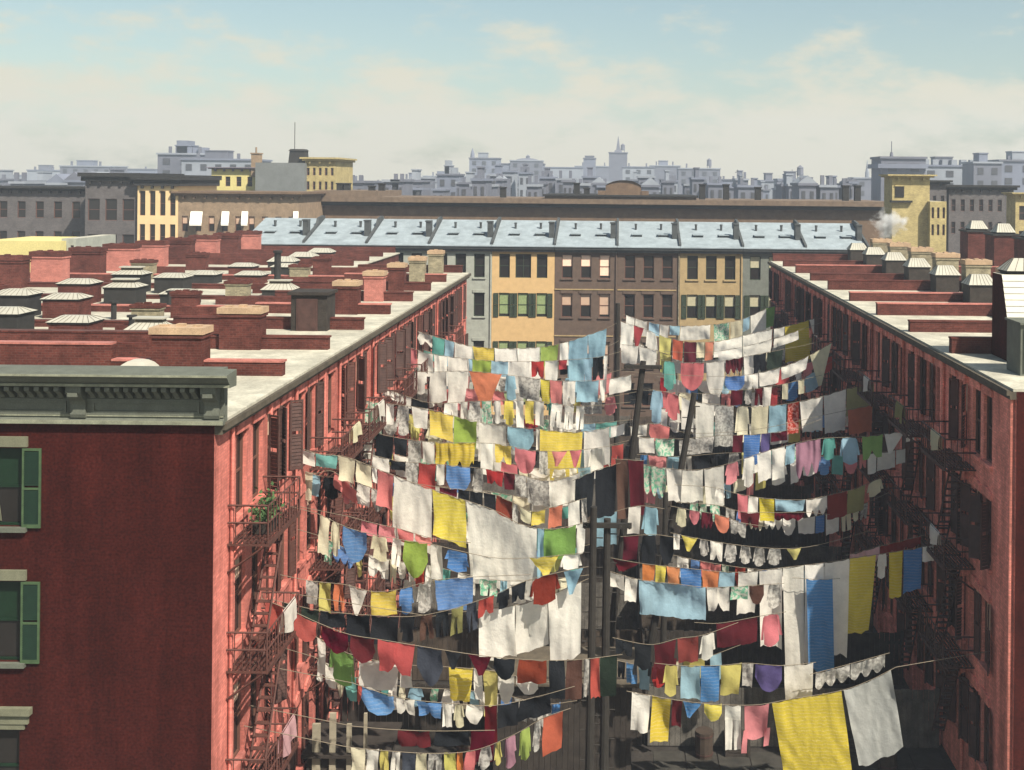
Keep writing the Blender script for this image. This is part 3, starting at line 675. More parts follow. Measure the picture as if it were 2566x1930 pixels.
# ------------------------------------------------------------------ block beyond: long brown terrace and its neighbours
def block(name, label, cat, px0, px1, pyt, Y, depth, wall, rows=(), ncol=0, win=(.5, .5), cornice=None, ch=.5, group=None, roofm=None, zbase=0, wkind='plain', frame=None, over=.35, wd=None, east=0):
    """box building standing at distance Y whose roofline shows at pyt; windows in real openings"""
    a = at(px0, pyt, Y); c = at(px1, pyt, Y); zt = (a.z + c.z) / 2
    x0, x1 = a.x, c.x
    h = thing(name, label, cat, ((x0 + x1) / 2, Y + depth / 2, zbase), group)
    P, Wd, rz = side(x0, x1, Y, Y + depth, 'S')
    holes = []
    for (zf, hh) in rows:
        for i in range(ncol):
            u = Wd * (i + .5) / ncol; w_ = wd or Wd / ncol * .45; holes.append((u - w_ / 2, u + w_ / 2, zt - zf - hh, zt - zf))
    b = MB(); pierced(b, P, Wd, zbase, zt, holes, .25)
    b.face([(x0, Y, zbase), (x0, Y + depth, zbase), (x0, Y + depth, zt), (x0, Y, zt)])
    b.face([(x1, Y, zbase), (x1, Y + depth, zbase), (x1, Y + depth, zt), (x1, Y, zt)])
    b.face([(x0, Y + depth, zbase), (x1, Y + depth, zbase), (x1, Y + depth, zt), (x0, Y + depth, zt)])
    put('wall', b, wall, h)
    r = MB(); r.box(x0 + .03, x1 - .03, Y + .03, Y + depth - .03, zt - .35, zt - .01); put('roof', r, roofm or m_roof, h)
    for (u0, u1, z0, z1) in holes: add_window(h, P, (u0 + u1) / 2, z0, u1 - u0, z1 - z0, 0, wkind, frame=frame or m_frame)
    if cornice:
        k = MB(); k.box(x0 - over, x1 + over, Y - over, Y + depth, zt + .003, zt + ch * .55); k.box(x0 - over * 1.7, x1 + over * 1.7, Y - over * 1.8, Y + depth, zt + ch * .55, zt + ch)
        n = max(2, int(Wd / 1.1))
        for i in range(n): u = Wd * (i + .5) / n; k.box(x0 + u - .12, x0 + u + .12, Y - over * .9, Y - .003, zt - .3, zt)
        put('cornice', k, cornice, h)
    return h, x0, x1, zt
m_purple = mat('sooty_purple_brick', (.095, .085, .085), var=.25, scale=.8, brick=.15, fine=.2)
m_cream = mat('cream_front', (.66, .48, .26), var=.1, scale=1)
m_brownrow = mat('brown_terrace_stone', (.13, .085, .055), var=.3, scale=1.2, fine=.3)
m_brownlite = mat('brown_terrace_band', (.14, .10, .07), var=.35, scale=1.5, fine=.3)
m_yellow = mat('yellow_wash', (.56, .48, .20), var=.12, scale=.6, fine=.1)
m_ochre = mat('ochre_brick', (.36, .29, .13), var=.3, scale=1.2, brick=.15, fine=.2)
m_slab = mat('grey_blank_wall', (.15, .16, .16), var=.2, scale=.6, fine=.15)
m_haz = mat('grey_violet_stone', (.16, .14, .17), var=.2, scale=.2)
m_tanrow = mat('tan_terrace', (.23, .165, .11), var=.3, scale=1.5, fine=.25)
m_awn = mat('white_awning_canvas', (.78, .74, .66), var=.1)
block('tenement', 'dark grey tenement with small windows at the far left edge', 'building', -60, 214, 478, 130, 12, m_purple, ((1.2, 1.9), (4.6, 1.9)), 6, cornice=m_dark, ch=.5)
block('tenement', 'dark purple-grey tenement with a heavy black cornice, left of the cream front', 'building', 214, 344, 455, 125, 12, m_purple, ((1.9, 2.4), (5.8, 2.6)), 3, cornice=m_dark, ch=.95, wd=1.3)
block('tenement', 'narrow cream-fronted tenement with two rows of tall dark windows', 'building', 345, 446, 466, 124.5, 12, m_cream, ((.55, 2.7), (4.2, 2.7)), 4, cornice=m_dark, ch=1.2, wd=.6)
h, x0, x1, zt = block('shop_terrace', 'tan terrace with dark cornice and white awnings behind the brick chimneys', 'building', 447, 748, 492, 124.6, 12, m_tanrow, ((2.2, 1.7), (4.6, 1.6)), 9, cornice=m_brownrow, ch=.5, wkind='blind')
for i, (pa, pb) in enumerate(((478, 508), (556, 575), (606, 622), (735, 748))):
    a = at(pa, 530, 124.6); c = at(pb, 530, 124.6); aw = MB(); zt_, zb_ = a.z, a.z - 1.25
    aw.face([(a.x, 124.58, zt_), (c.x, 124.58, zt_), (c.x + .35, 123.3, zb_), (a.x + .35, 123.3, zb_)]); aw.face([(a.x + .35, 123.3, zb_), (c.x + .35, 123.3, zb_), (c.x + .35, 123.3, zb_ - .25), (a.x + .35, 123.3, zb_ - .25)])
    aw.face([(a.x, 124.58, zt_), (a.x + .35, 123.3, zb_), (a.x + .35, 123.3, zb_ - .25), (a.x, 124.58, zb_)])
    put('awning', aw, m_awn, h)
block('warehouse', 'blank grey-walled warehouse with a dark water tower on its roof', 'building', 640, 764, 408, 150, 9, m_slab, (), 0)
def tank(parent, px, py0, py1, Y, w, m, pole=None):
    a = at(px, py1, Y); t = at(px, py0, Y); b = MB(); hgt = t.z - a.z
    b.frustum(a.x, Y + 2, a.z - .2, a.z + hgt * .85, w / 2, w / 2, w / 2 * .88, w / 2 * .88); b.frustum(a.x, Y + 2, a.z + hgt * .85, t.z, w / 2, w / 2, w / 2 * .8, w / 2 * .8)
    for sx in (-1, 1): b.box(a.x + sx * w * .36 - .08, a.x + sx * w * .36 + .08, Y + 1.2, Y + 1.36, a.z - .9, a.z)
    o = put('water_tower', b, m, parent)
    return o, t
wh = [o for o in bpy.data.objects if o.name.startswith('warehouse')][0]
o, t = tank(wh, 738, 373, 406, 150, 2.2, m_dark)
fp = MB(); fp.tube([(t.x - .55, 152, t.z - 3), (t.x - .55, 152, t.z + 3.6)], .045); put('flagpole', fp, m_dark, wh)
block('warehouse', 'tall yellow brick warehouse with close window rows, right of the blank grey wall', 'building', 765, 840, 404, 151, 10, m_ochre, ((.9, 1.0), (2.7, 1.1)), 5, cornice=m_ochre, ch=.5)
hy, x0, x1, zt = block('warehouse', 'low yellow building with four dark windows, left of the blank grey wall', 'building', 530, 640, 424, 152, 10, m_yellow, ((1.0, 1.3),), 4, cornice=m_haz, ch=.25)
b = MB(); a = at(642, 386, 152); b.box(a.x - .55, a.x + .5, 151.6, 153, zt - 1, a.z); b.box(a.x - .65, a.x + .6, 151.5, 153.1, a.z, a.z + .15); b.tube([(a.x, 152, a.z), (a.x, 152, a.z + .9)], .12); put('chimney', b, m_tanrow, hy)
block('cottage', 'bright yellow rendered wall of a low house at the left edge', 'building', -40, 152, 604, 100, 8, m_yellow, (), 0, roofm=m_yellow)
block('cottage', 'small grey gabled house right of the bright yellow wall', 'building', 154, 190, 598, 101, 8, m_bw['grey'], ((.6, 1.0),), 2)
hb, x0, x1, zt = block('long_terrace', 'long dark brown terrace with heavy cornice and arched pediment behind slate roofs', 'building', 795, 2232, 521, 135, 14, m_brownrow, (), 0, cornice=None)
k = MB(); k.box(x0 - .5, x1, 134.2, 149, zt + .003, zt + .45); put('cornice', k, m_dark, hb)
k = MB(); k.box(x0 - .6, x1, 133.9, 149, zt + .453, zt + 1.05); put('parapet', k, m_brownlite, hb)
k = MB(); xa = at(800, 490, 134).x; xb = at(945, 490, 134).x; k.box(xa - .7, xb, 134.1, 149, zt + 1.053, zt + 1.75); put('end_attic', k, m_brownlite, hb)
k = MB(); xa = at(1365, 490, 134).x; xb = at(1745, 490, 134).x; k.box(xa, xb, 134.1, 149, zt + 1.053, zt + 1.35); k.box(xa - .2, xb + .2, 133.7, 149, zt + 1.353, zt + 1.55, 1); put('attic', k, [m_brownlite, m_dark], hb)
k = MB(); xc = at(1562, 480, 134).x; zz = zt + 1.553
for i in range(10):
    t0, t1 = -1 + .2 * i, -.8 + .2 * i; f0, f1 = 1.3 * math.sqrt(max(0, 1 - (t0 * .85) ** 2)), 1.3 * math.sqrt(max(0, 1 - (t1 * .85) ** 2)); hw = 2.1
    for y in (134.3, 135.4): k.face([(xc + hw * t0, y, zz), (xc + hw * t1, y, zz), (xc + hw * t1, y, zz + .45 + f1), (xc + hw * t0, y, zz + .45 + f0)])
    k.face([(xc + hw * t0 * 1.1, 134.1, zz + .45 + f0), (xc + hw * t1 * 1.1, 134.1, zz + .45 + f1), (xc + hw * t1 * 1.1, 135.5, zz + .45 + f1), (xc + hw * t0 * 1.1, 135.5, zz + .45 + f0)])
k.box(xc - 3.0, xc - 2.12, 134.2, 135.4, zz, zz + .5); k.box(xc + 2.12, xc + 3.0, 134.2, 135.4, zz, zz + .5)
put('pediment', k, m_brownrow, hb)
k = MB()
for px in (708, 723, 850, 868, 930, 955, 1260, 1445, 1470, 1760, 1820, 1900, 2120, 2150):
    a = at(px, 500, 138); k = MB(); k.box(a.x - .35, a.x + .35, 138, 138.8, zt, zt + 2.2 + .3 * (px % 3)); k.box(a.x - .42, a.x + .42, 137.9, 138.9, zt + 2.2 + .3 * (px % 3), zt + 2.35 + .3 * (px % 3)); 
    if px > 790: put('chimney', k, m_dark, hb)
# right-hand middle distance
ht, x0, x1, zt = block('brick_tower', 'tall ochre brick building with one dark window beside the white smoke', 'building', 2236, 2330, 445, 115, 3.5, m_ochre, (), 0, cornice=m_ochre, ch=.3)
a = at(2254, 482, 115); w = MB(); w.box(a.x - .45, a.x + .45, 114.93, 115.06, a.z - .5, a.z + .6, 0); w.box(a.x - .52, a.x + .52, 114.88, 114.99, a.z + .6, a.z + .72, 1); put('window', w, [m_glass, m_ochre], ht)
k = MB(); a = at(2262, 505, 115); k.box(a.x - 1.3, a.x + .9, 114.6, 114.998, a.z - .1, a.z + .1); put('ledge', k, m_dark, ht)
block('tenement', 'narrow olive brick house with ribbed front right of the ochre tower', 'building', 2331, 2372, 505, 114, 8, m_ochre, ((.6, 1.1), (2.3, 1.1)), 3)
block('tenement', 'dark blue-black tenement behind the white-capped bulkheads', 'building', 2312, 2372, 462, 140, 10, m_purple, ((1.4, 1.5),), 3, cornice=m_dark, ch=.5)
block('tenement', 'broad dark blue-black tenement at the right edge behind the bulkheads', 'building', 2378, 2540, 476, 142, 10, m_purple, ((1.2, 1.5), (4.0, 1.5)), 7, cornice=m_dark, ch=.6)
block('tenement', 'ochre house at the extreme right edge of the skyline', 'building', 2545, 2680, 490, 128, 3, m_ochre, ((1.2, 1.6), (4.0, 1.6)), 4, cornice=m_ochre, ch=.3)
# ------------------------------------------------------------------ far skyline
sky_blocks = [ # px0, px1, roof y, distance, roof feature
    (-40, 70, 440, 620, 0), (68, 150, 428, 560, 1), (150, 280, 418, 500, 1), (150, 215, 462, 300, 0), (280, 390, 425, 600, 0), (395, 530, 388, 330, 2), (455, 640, 402, 320, 1),
    (450, 520, 455, 260, 0), (845, 950, 472, 420, 0), (930, 1010, 462, 520, 0), (1005, 1065, 452, 430, 1), (1060, 1180, 443, 600, 1), (1176, 1250, 398, 520, 3),
    (1250, 1345, 412, 560, 0), (1278, 1358, 404, 540, 0), (1345, 1460, 421, 600, 0), (1462, 1492, 398, 580, 4), (1440, 1540, 418, 640, 0), (1526, 1572, 384, 560, 5),
    (1560, 1640, 420, 520, 0), (1630, 1705, 417, 560, 1), (1700, 1805, 424, 500, 0), (1805, 1850, 452, 430, 0), (1845, 1875, 452, 330, 1), (1905, 1960, 455, 380, 1), (1950, 2030, 452, 360, 1), (2030, 2140, 466, 500, 0),
    (2140, 2215, 448, 420, 6), (2208, 2320, 398, 260, 7), (2310, 2450, 418, 320, 8), (2440, 2510, 410, 300, 1), (2505, 2640, 405, 310, 1),
    (1030, 1075, 448, 300, 0), (1095, 1150, 440, 310, 2), (1240, 1290, 432, 330, 0), (1225, 1270, 442, 280, 1), (1300, 1330, 436, 320, 1), (1352, 1390, 448, 290, 1), (1395, 1440, 452, 280, 0),
    (1460, 1500, 446, 300, 1), (1600, 1640, 446, 290, 0), (1660, 1690, 458, 260, 1), (1735, 1765, 450, 270, 1), (1775, 1815, 464, 260, 0), (1000, 1030, 470, 260, 0), (1150, 1200, 462, 260, 1), (1500, 1530, 460, 270, 0),
    (1180, 1235, 468, 240, 0), (1320, 1350, 468, 240, 0), (1430, 1462, 472, 240, 0), (1850, 1900, 470, 250, 0), (1960, 2010, 468, 255, 1), (2070, 2120, 472, 260, 1)]
gs = random.Random(5)
for q in range(46):
    px = 835 + q * 29 + gs.uniform(-12, 12)
    if 2140 < px < 2330: continue
    w_ = gs.uniform(16, 44); sky_blocks.append((px, px + w_, gs.uniform(452, 480), gs.choice([225, 250, 285, 340, 380]), gs.choice([0, 0, 1, 9, 9])))
for q in range(9): px = -20 + q * 46; sky_blocks.append((px, px + gs.uniform(25, 50), gs.uniform(452, 466), gs.choice([240, 300]), gs.choice([0, 1, 9])))
sky_blocks.append((1276, 1362, 412, 545, 10))
sky_blocks.sort(key=lambda q: (q[0] + q[1]))
si = [i for i, q in enumerate(sky_blocks) if q[4] == 5][0]
def ordw(n):
    T = {2: 'twenty', 3: 'thirty', 4: 'forty', 5: 'fifty', 6: 'sixty', 7: 'seventy'}; TH = {2: 'twentieth', 3: 'thirtieth', 4: 'fortieth', 5: 'fiftieth', 6: 'sixtieth', 7: 'seventieth'}
    if n <= 20: return ORD[n - 1]
    return TH[n // 10] if n % 10 == 0 else T[n // 10] + '-' + ORD[n % 10 - 1]
tints = [mat('hazed_stone_%s' % n, c, var=.2, scale=.15) for n, c in (('violet', (.15, .165, .215)), ('grey', (.23, .25, .285)), ('umber', (.12, .125, .155)))]  # bluish distance haze is mixed into these stone colours
m_farwin = mat('far_window_glass', (.05, .05, .055), rough=.4, var=.1)
FW = {}
for i, (p0, p1, yt, Y, ft) in enumerate(sky_blocks):
    d = i - si
    pos = '%s block %s of the tall spire' % (ordw(abs(d)), 'left' if d < 0 else 'right')
    if d == 0: lab = 'hazy church tower rising to a slender spire on the skyline'
    elif ft == 7: lab = 'hazy violet tower block with overhanging crown and finial above the ochre brick building'
    elif ft == 8: lab = 'long hazy building with battlemented roofline at upper right'
    elif ft == 10: lab = 'broad hazy building under a low dome, left of the tall spire'
    elif ft == 2 and Y == 330: lab = 'large hazy violet block with roof sheds behind the low yellow building'
    else: lab = '%s %s on the skyline, %s' % (['faint hazy', 'hazy', 'dusky'][0 if Y > 480 else 1 if Y > 300 else 2], {0: 'apartment block', 9: 'gabled house'}.get(ft, 'block with roof house'), pos)
    a = at(p0, yt, Y); c = at(p1, yt, Y); zt = (a.z + c.z) / 2; x0, x1 = a.x, c.x; dp = min(40, max(10, (x1 - x0) * .7)); Wd = x1 - x0
    h = thing('skyline_building', lab, 'building', ((x0 + x1) / 2, Y + dp / 2, 0), 'hazy buildings along the skyline')
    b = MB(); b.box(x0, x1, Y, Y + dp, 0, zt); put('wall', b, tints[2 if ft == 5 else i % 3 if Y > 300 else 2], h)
    b = MB(); b.box(x0 - .3, x1 + .3, Y - .4, Y + dp + .3, zt + .01, zt + .5); put('cornice', b, tints[(i + 2) % 3], h)
    # a few window bays that show above the nearer roofs
    nc = max(2, min(7, int(Wd / 4))); ww = Wd / nc * .4
    if Y < 560:
        for rr in range(2):
            for q in range(nc):
                key = (round(ww, 1),)
                if key not in FW:
                    m_ = MB(); m_.box(-key[0] / 2, key[0] / 2, -.12, .05, 0, 1.8); FW[key] = m_.mesh('window', m_farwin)
                inst('window', FW[key], h, (x0 + Wd * (q + .5) / nc, Y, zt - 2.9 - 3.4 * rr))
    cx = (x0 + x1) / 2
    if ft in (1, 2, 3, 8):
        b = MB(); w = Wd * .22; b.box(cx - w, cx + w * .4, Y + 2, Y + 7, zt + .5, zt + 2.6); b.box(cx - w - .2, cx + w * .4 + .2, Y + 1.8, Y + 7.2, zt + 2.6, zt + 2.9)
        if ft == 2: b.box(x0 + Wd * .3, x0 + Wd * .5, Y + 2, Y + 8, zt + .5, zt + 4.2); b.box(x0 + Wd * .6, x0 + Wd * .85, Y + 2, Y + 5, zt + .5, zt + 2.2)
        put('roof_house', b, tints[(i + 1) % 3], h)
    if ft == 9:
        b = MB(); hg = min(4.5, Wd * .45)
        b.face([(x0 - .2, Y - .3, zt + .5), (x1 + .2, Y - .3, zt + .5), (cx, Y - .3, zt + .5 + hg)]); b.face([(x0 - .2, Y + dp, zt + .5), (x1 + .2, Y + dp, zt + .5), (cx, Y + dp, zt + .5 + hg)])
        for xx in (x0 - .2, x1 + .2): b.face([(xx, Y - .3, zt + .5), (xx, Y + dp, zt + .5), (cx, Y + dp, zt + .5 + hg), (cx, Y - .3, zt + .5 + hg)])
        put('roof', b, tints[(i + 1) % 3], h)
    if ft == 10:
        b = MB()
        for q in range(5): t0, t1 = q / 5 * 1.5, (q + 1) / 5 * 1.5; b.frustum(cx, Y + 6, zt + .5 + 2.6 * math.sin(t0), zt + .5 + 2.6 * math.sin(t1), Wd * .42 * math.cos(t0), 5 * math.cos(t0), Wd * .42 * math.cos(t1), 5 * math.cos(t1))
        put('dome', b, tints[2], h)
    if i % 2 == 0 and ft in (0, 1, 2, 9):
        for q in range(2): b = MB(); xx = x0 + Wd * (.2 + .55 * q); b.box(xx - .35, xx + .35, Y + 1, Y + 1.8, zt, zt + 1.6 + (i % 3) * .4); put('chimney', b, tints[2], h)
    if i % 7 == 3 and Wd > 5:
        b = MB(); xx = x0 + Wd * .75; b.tube([(xx, Y + 4, zt + 1.5), (xx, Y + 4, zt + 4)], 1.1, 8, r1=1.0); b.tube([(xx, Y + 4, zt + 4), (xx, Y + 4, zt + 4.9)], 1.15, 8, r1=.1)
        for sx in (-.8, .8): b.bar((xx + sx, Y + 4, zt), (xx + sx, Y + 4, zt + 1.6), .12)
        put('water_tower', b, tints[2], h)
    if ft == 3:
        b = MB(); b.tube([(x0 + 1.2, Y + 2, zt), (x0 + 1.2, Y + 2, zt + 2.2)], 1.0, 8, r1=.9); b.tube([(x0 + 1.2, Y + 2, zt + 2.2), (x0 + 1.2, Y + 2, zt + 5)], .9, 8, r1=.05); put('turret', b, tints[0], h)
    if ft == 4:
        b = MB(); b.frustum(cx, Y + 3, zt - .2, zt + 1.6, 2, 2, 2.5, 2.5); put('crown', b, tints[2], h)
    if ft == 5:
        b = MB(); z = zt; s5 = Y / F
        b.frustum(cx, Y + 4, z, z + 4 * s5 * 2, 11 * s5, 11 * s5, 8 * s5, 8 * s5); b.frustum(cx, Y + 4, z + 8 * s5, z + 16 * s5, 5.5 * s5, 5.5 * s5, 4 * s5, 4 * s5); b.frustum(cx, Y + 4, z + 16 * s5, z + 43 * s5, 4.2 * s5, 4.2 * s5, .5 * s5, .5 * s5); put('spire', b, tints[2], h)
    if ft == 6:
        b = MB(); b.tube([(cx, Y + 3, zt), (cx, Y + 3, zt + 2.5)], .8, 8); b.tube([(cx, Y + 3, zt + 2.5), (cx, Y + 3, zt + 7)], .7, 8, r1=.05); put('spire', b, tints[1], h)
    if ft == 7:
        b = MB(); b.box(x0 - .9, x1 + .3, Y - 1, Y + dp, zt - 2.2, zt - 1.2); put('crown_ledge', b, tints[0], h)
        b = MB(); b.tube([(x0 + 2.6, Y + 1, zt + .5), (x0 + 2.6, Y + 1, zt + 1.5)], .45, 8, r1=.3); b.tube([(x0 + 2.6, Y + 1, zt + 1.5), (x0 + 2.6, Y + 1, zt + 4)], .1, 6); put('finial', b, tints[2], h)
    if ft == 8:
        b = MB()
        for q in range(6): xx = x0 + Wd * (q + .5) / 6; b.box(xx - .8, xx + .8, Y, Y + 2, zt + .52, zt + 2)
        put('battlements', b, tints[1], h)
# thin masts on the skyline
for px, y0_, y1_, Y, lb in ((1848, 425, 470, 330, 'thin dark mast standing above a dusky roof right of the spire'), (1985, 425, 460, 360, 'thin dark mast above low skyline roofs left of the ochre tower')):
    a = at(px, y1_, Y + 3); t = at(px, y0_, Y + 3); b = MB(); b.tube([(a.x, Y + 3, a.z - 8), (t.x, Y + 3, t.z)], .22, 6, r1=.1); b.bar((t.x - .7, Y + 3, t.z - .8), (t.x + .7, Y + 3, t.z - .8), .1)
    put('mast', b, tints[2], label=lb, cat='mast', loc=(a.x, Y + 3, 0))
#LAUNDRY
# ------------------------------------------------------------------ yard: fences, sheds, clothes poles
fx = 1.1
for i, Y in enumerate([41.3, 46.5, 52.0, 57.5, 63.0, 69.0, 75.5, 82.0, 89.0]):
    for sd, (xa, xb) in enumerate(((-9.9, fx - .1), (fx + .1, 11.8))):
        b = MB(); n = int((xb - xa) / .2)
        for q in range(n):
            x = xa + (xb - xa) * (q + .5) / n; b.box(x - .094, x + .094, Y - .012, Y + .012, .05, 2.15 + .05 * rnd.random())
        b.box(xa, xb, Y + .013, Y + .08, .5, .6); b.box(xa, xb, Y + .013, Y + .08, 1.7, 1.8)
        for q in range(5): x = xa + .05 + (xb - xa - .1) * q / 4; b.box(x - .05, x + .05, Y + .081, Y + .18, 0, 2.2)
        put('board_fence', b, [m_wood, m_woodL, m_woodM][(i * 2 + sd) % 3], label='%s board fence crossing the %s yard, %s from the front' % (['dark', 'silvery', 'brownish'][(i * 2 + sd) % 3], ('left', 'right')[sd], ORD[i]), cat='fence', group='yard fences', loc=((xa + xb) / 2, Y, 0))
b = MB()
for q in range(250):
    y = 41.5 + q * .2; b.box(fx - .012, fx + .012, y - .094, y + .094, .05, 2.2 + .05 * rnd.random())
put('board_fence', b, m_wood, label='long dark board fence running down the middle of the court', cat='fence', group='yard fences', loc=(fx, 66, 0))
# outhouse with pale slatted side at lower left, low shed in the middle
sh = thing('shed', 'low shed with pale upright slats under the washing at lower left', 'shed', (-8.6, 37.5, 0))
b = MB(); b.box(-9.9, -7.4, 36.6, 38.4, 0, 2.0); put('wall', b, m_wood, sh)
b = MB(); 
for q in range(4): b.box(-9.7 + .55 * q, -9.45 + .5 * q, 36.5, 36.6, .1, 3.0 + .35 * (q % 2))
put('slats', b, m_pale, sh)
b = MB(); b.box(-10, -7.2, 36.3, 38.6, 2.0, 2.1); put('roof', b, m_wood, sh)
sh = thing('shed', 'dark boarded yard shed between the washing lines at bottom centre', 'shed', (-1.5, 40.2, 0))
b = MB()
for q in range(24): b.box(-4.2 + .2 * q, -4.01 + .2 * q, 39.4 - .01 * (q % 2), 41, 0, 3.3)
put('wall', b, m_wood, sh)
b = MB(); b.face([(-4.5, 39.1, 3.2), (.9, 39.1, 3.2), (.9, 41.1, 3.7), (-4.5, 41.1, 3.7)]); b.face([(-4.5, 39.1, 3.12), (.9, 39.1, 3.12), (.9, 41.1, 3.62), (-4.5, 41.1, 3.62)]); b.face([(-4.5, 39.1, 3.12), (.9, 39.1, 3.12), (.9, 39.1, 3.2), (-4.5, 39.1, 3.2)]); put('roof', b, m_gutter, sh)
gy = random.Random(9)
m_barrel = mat('barrel_staves', (.045, .032, .024), var=.4, scale=4)
for i, (x, y, kd) in enumerate(((-5.2, 39.7, 0), (-4.0, 43.2, 1), (3.2, 40.6, 0), (4.4, 40.9, 1), (6.8, 39.6, 0), (8.9, 41.0, 1), (2.2, 44.0, 1), (9.6, 39.9, 0))):
    if kd == 0:
        t_ = thing('barrel', ['dark wooden barrel beside the dark shed', '', 'dark wooden barrel before the right board fence, nearest the middle', '', 'dark wooden barrel in the middle of the right yard', '', '', 'dark wooden barrel near the right brick wall'][i], 'barrel', (x, y, 0), 'barrels in the yards')
        b = MB(); b.tube([(x, y, 0), (x, y, .25), (x, y, .5), (x, y, .75), (x, y, .95)], .32, 12); put('staves', b, m_barrel, t_)
        b = MB()
        for z in (.15, .8): b.tube([(x, y, z), (x, y, z + .05)], .335, 12)
        put('hoop', b, m_ironD, t_)
    else:
        b = MB(); w = .45 + .1 * (i % 3)
        for q in range(4): b.box(x - w, x + w, y - .36, y + .36, .02 + q * .17, .16 + q * .17)
        for sx in (-1, 1): b.box(x + sx * (w - .06) - .05, x + sx * (w - .06) + .05, y - .39, y - .361, 0, .7)
        tag(put('crate', b, m_wood, loc=(x, y, 0)), ['', 'slatted crate on the ground behind the dark shed', '', 'slatted crate beside the barrel in the right yard', '', 'slatted crate near the right fire escape foot', 'slatted crate against the middle fence'][i], 'crate', 'crates in the yards')
pv_ = MB()
for i in range(9):
    for j in range(4): pv_.box(1.4 + i * 1.15, 2.5 + i * 1.15, 36.2 + j * 1.2, 37.35 + j * 1.2, .0045, .03 + .006 * ((i + j) % 3))
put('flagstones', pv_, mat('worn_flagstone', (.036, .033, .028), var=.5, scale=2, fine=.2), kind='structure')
def pole(px0, py0, px1, py1, Y, r, label, steps=True, arms=1, lean=0.0):
    t = at(px0, py0, Y); q = at(px1, py1, Y + lean)
    d = (q - t); k = t.z / max(.01, t.z - q.z); base = t + d * k; base.z = 0
    h = thing('clothes_pole', label, 'pole', base, 'clothes poles')
    b = MB(); b.tube([base, base.lerp(t, .5), t], r * 1.15, 10, r1=r * .8)
    if steps:
        for i in range(int(t.z / .45)):
            p = base.lerp(t, (i + .5) * .45 / t.z); sx = 1 if i % 2 else -1; b.bar((p.x + sx * r * .5, p.y - .03, p.z), (p.x + sx * (r + .17), p.y - .03, p.z), .02)
    put('shaft', b, m_pole, h)
    for a in range(arms):
        p = base.lerp(t, .985 - .16 * a); c = MB(); c.box(p.x - .75, p.x + .75, p.y - r - .1, p.y - r * .8, p.z - .07, p.z + .07)
        for x in (-.68, -.4, .4, .68): c.tube([(p.x + x, p.y - r - .1, p.z - .02), (p.x + x, p.y - r - .2, p.z - .02)], .05, 8)
        put('crossarm', c, m_pole, h)
    return h
pole(1488, 1270, 1478, 1900, 34.6, .13, 'nearest black clothes pole, left one of the close pair at centre', arms=0)
pole(1522, 1300, 1514, 1900, 35.0, .14, 'black clothes pole just right of the nearest one, with a crossarm', arms=1)
pole(1612, 905, 1556, 1380, 44.8, .15, 'leaning black clothes pole passing the long maroon cloth')
pole(1740, 985, 1668, 1400, 45.9, .15, 'leaning black clothes pole among the right-hand washing lines', arms=0)
pole(1668, 1235, 1664, 1500, 42.6, .12, 'short upright black pole at the foot of the right leaning pole', arms=0)
pole(1548, 760, 1546, 1000, 58.2, .15, 'farthest dark clothes pole in front of the brown house', arms=0, steps=False)
# ------------------------------------------------------------------ laundry
CL = {}
def cc(k, rgb, name, word, **q): CL[k] = (cloth(name + '_cloth', lin(*rgb), **q), word)
cc('W', (246, 241, 230), 'white', 'white'); cc('C', (234, 226, 194), 'cream', 'cream'); cc('Y', (232, 208, 70), 'yellow', 'yellow', stripe=.2); cc('y', (216, 206, 120), 'pale_yellow', 'pale yellow')
cc('O', (222, 126, 66), 'orange', 'orange'); cc('R', (184, 62, 58), 'red', 'red'); cc('M', (98, 24, 38), 'maroon', 'maroon'); cc('F', (140, 56, 44), 'rust', 'rust red')
cc('P', (224, 128, 130), 'pink', 'pink'); cc('p', (226, 182, 186), 'pale_pink', 'pale pink'); cc('Z', (214, 118, 88), 'salmon', 'salmon'); cc('B', (92, 142, 205), 'blue', 'blue', stripe=.12)
cc('L', (158, 196, 214), 'light_blue', 'light blue'); cc('T', (112, 182, 172), 'teal', 'teal'); cc('G', (130, 172, 84), 'green', 'green'); cc('N', (168, 192, 92), 'yellow_green', 'yellow-green')
cc('K', (34, 36, 40), 'black', 'black', tr=.1); cc('S', (62, 66, 76), 'slate', 'slate grey', tr=.15); cc('D', (38, 48, 40), 'dark_green', 'dark green', tr=.1); cc('U', (84, 60, 50), 'brown', 'brown', tr=.15)
cc('Q', (156, 150, 98), 'olive', 'olive'); cc('V', (108, 96, 152), 'violet', 'violet'); cc('H', (176, 126, 146), 'mauve', 'mauve')
cc('E', (206, 202, 194), 'grey_white', 'greyish', speck=lin(120, 116, 112), amt=.6); cc('g', (202, 203, 198), 'light_grey', 'light grey')
cc('A', (214, 218, 200), 'mint_speckled', 'mint speckled', speck=lin(110, 184, 150), amt=.9); cc('X', (190, 40, 40), 'red_dotted', 'red dotted', speck=lin(226, 160, 150), amt=.8)
KIND = {'b': ('bundle', 'bundle'), 's': ('bedsheet', 'sheet'), 't': ('towel', 'towel'), 'n': ('cloth', 'cloth'), 'k': ('skirt', 'skirt'), 'd': ('drawers', 'drawers'),
        'j': ('trousers', 'trousers'), 'h': ('shirt', 'shirt'), 'i': ('shirt', 'shirt hung upside down'), 'v': ('kerchief', 'kerchief'), 'l': ('scalloped_cloth', 'scalloped cloth'), 'u': ('union_suit', 'union suit')}
gr = random.Random(11)
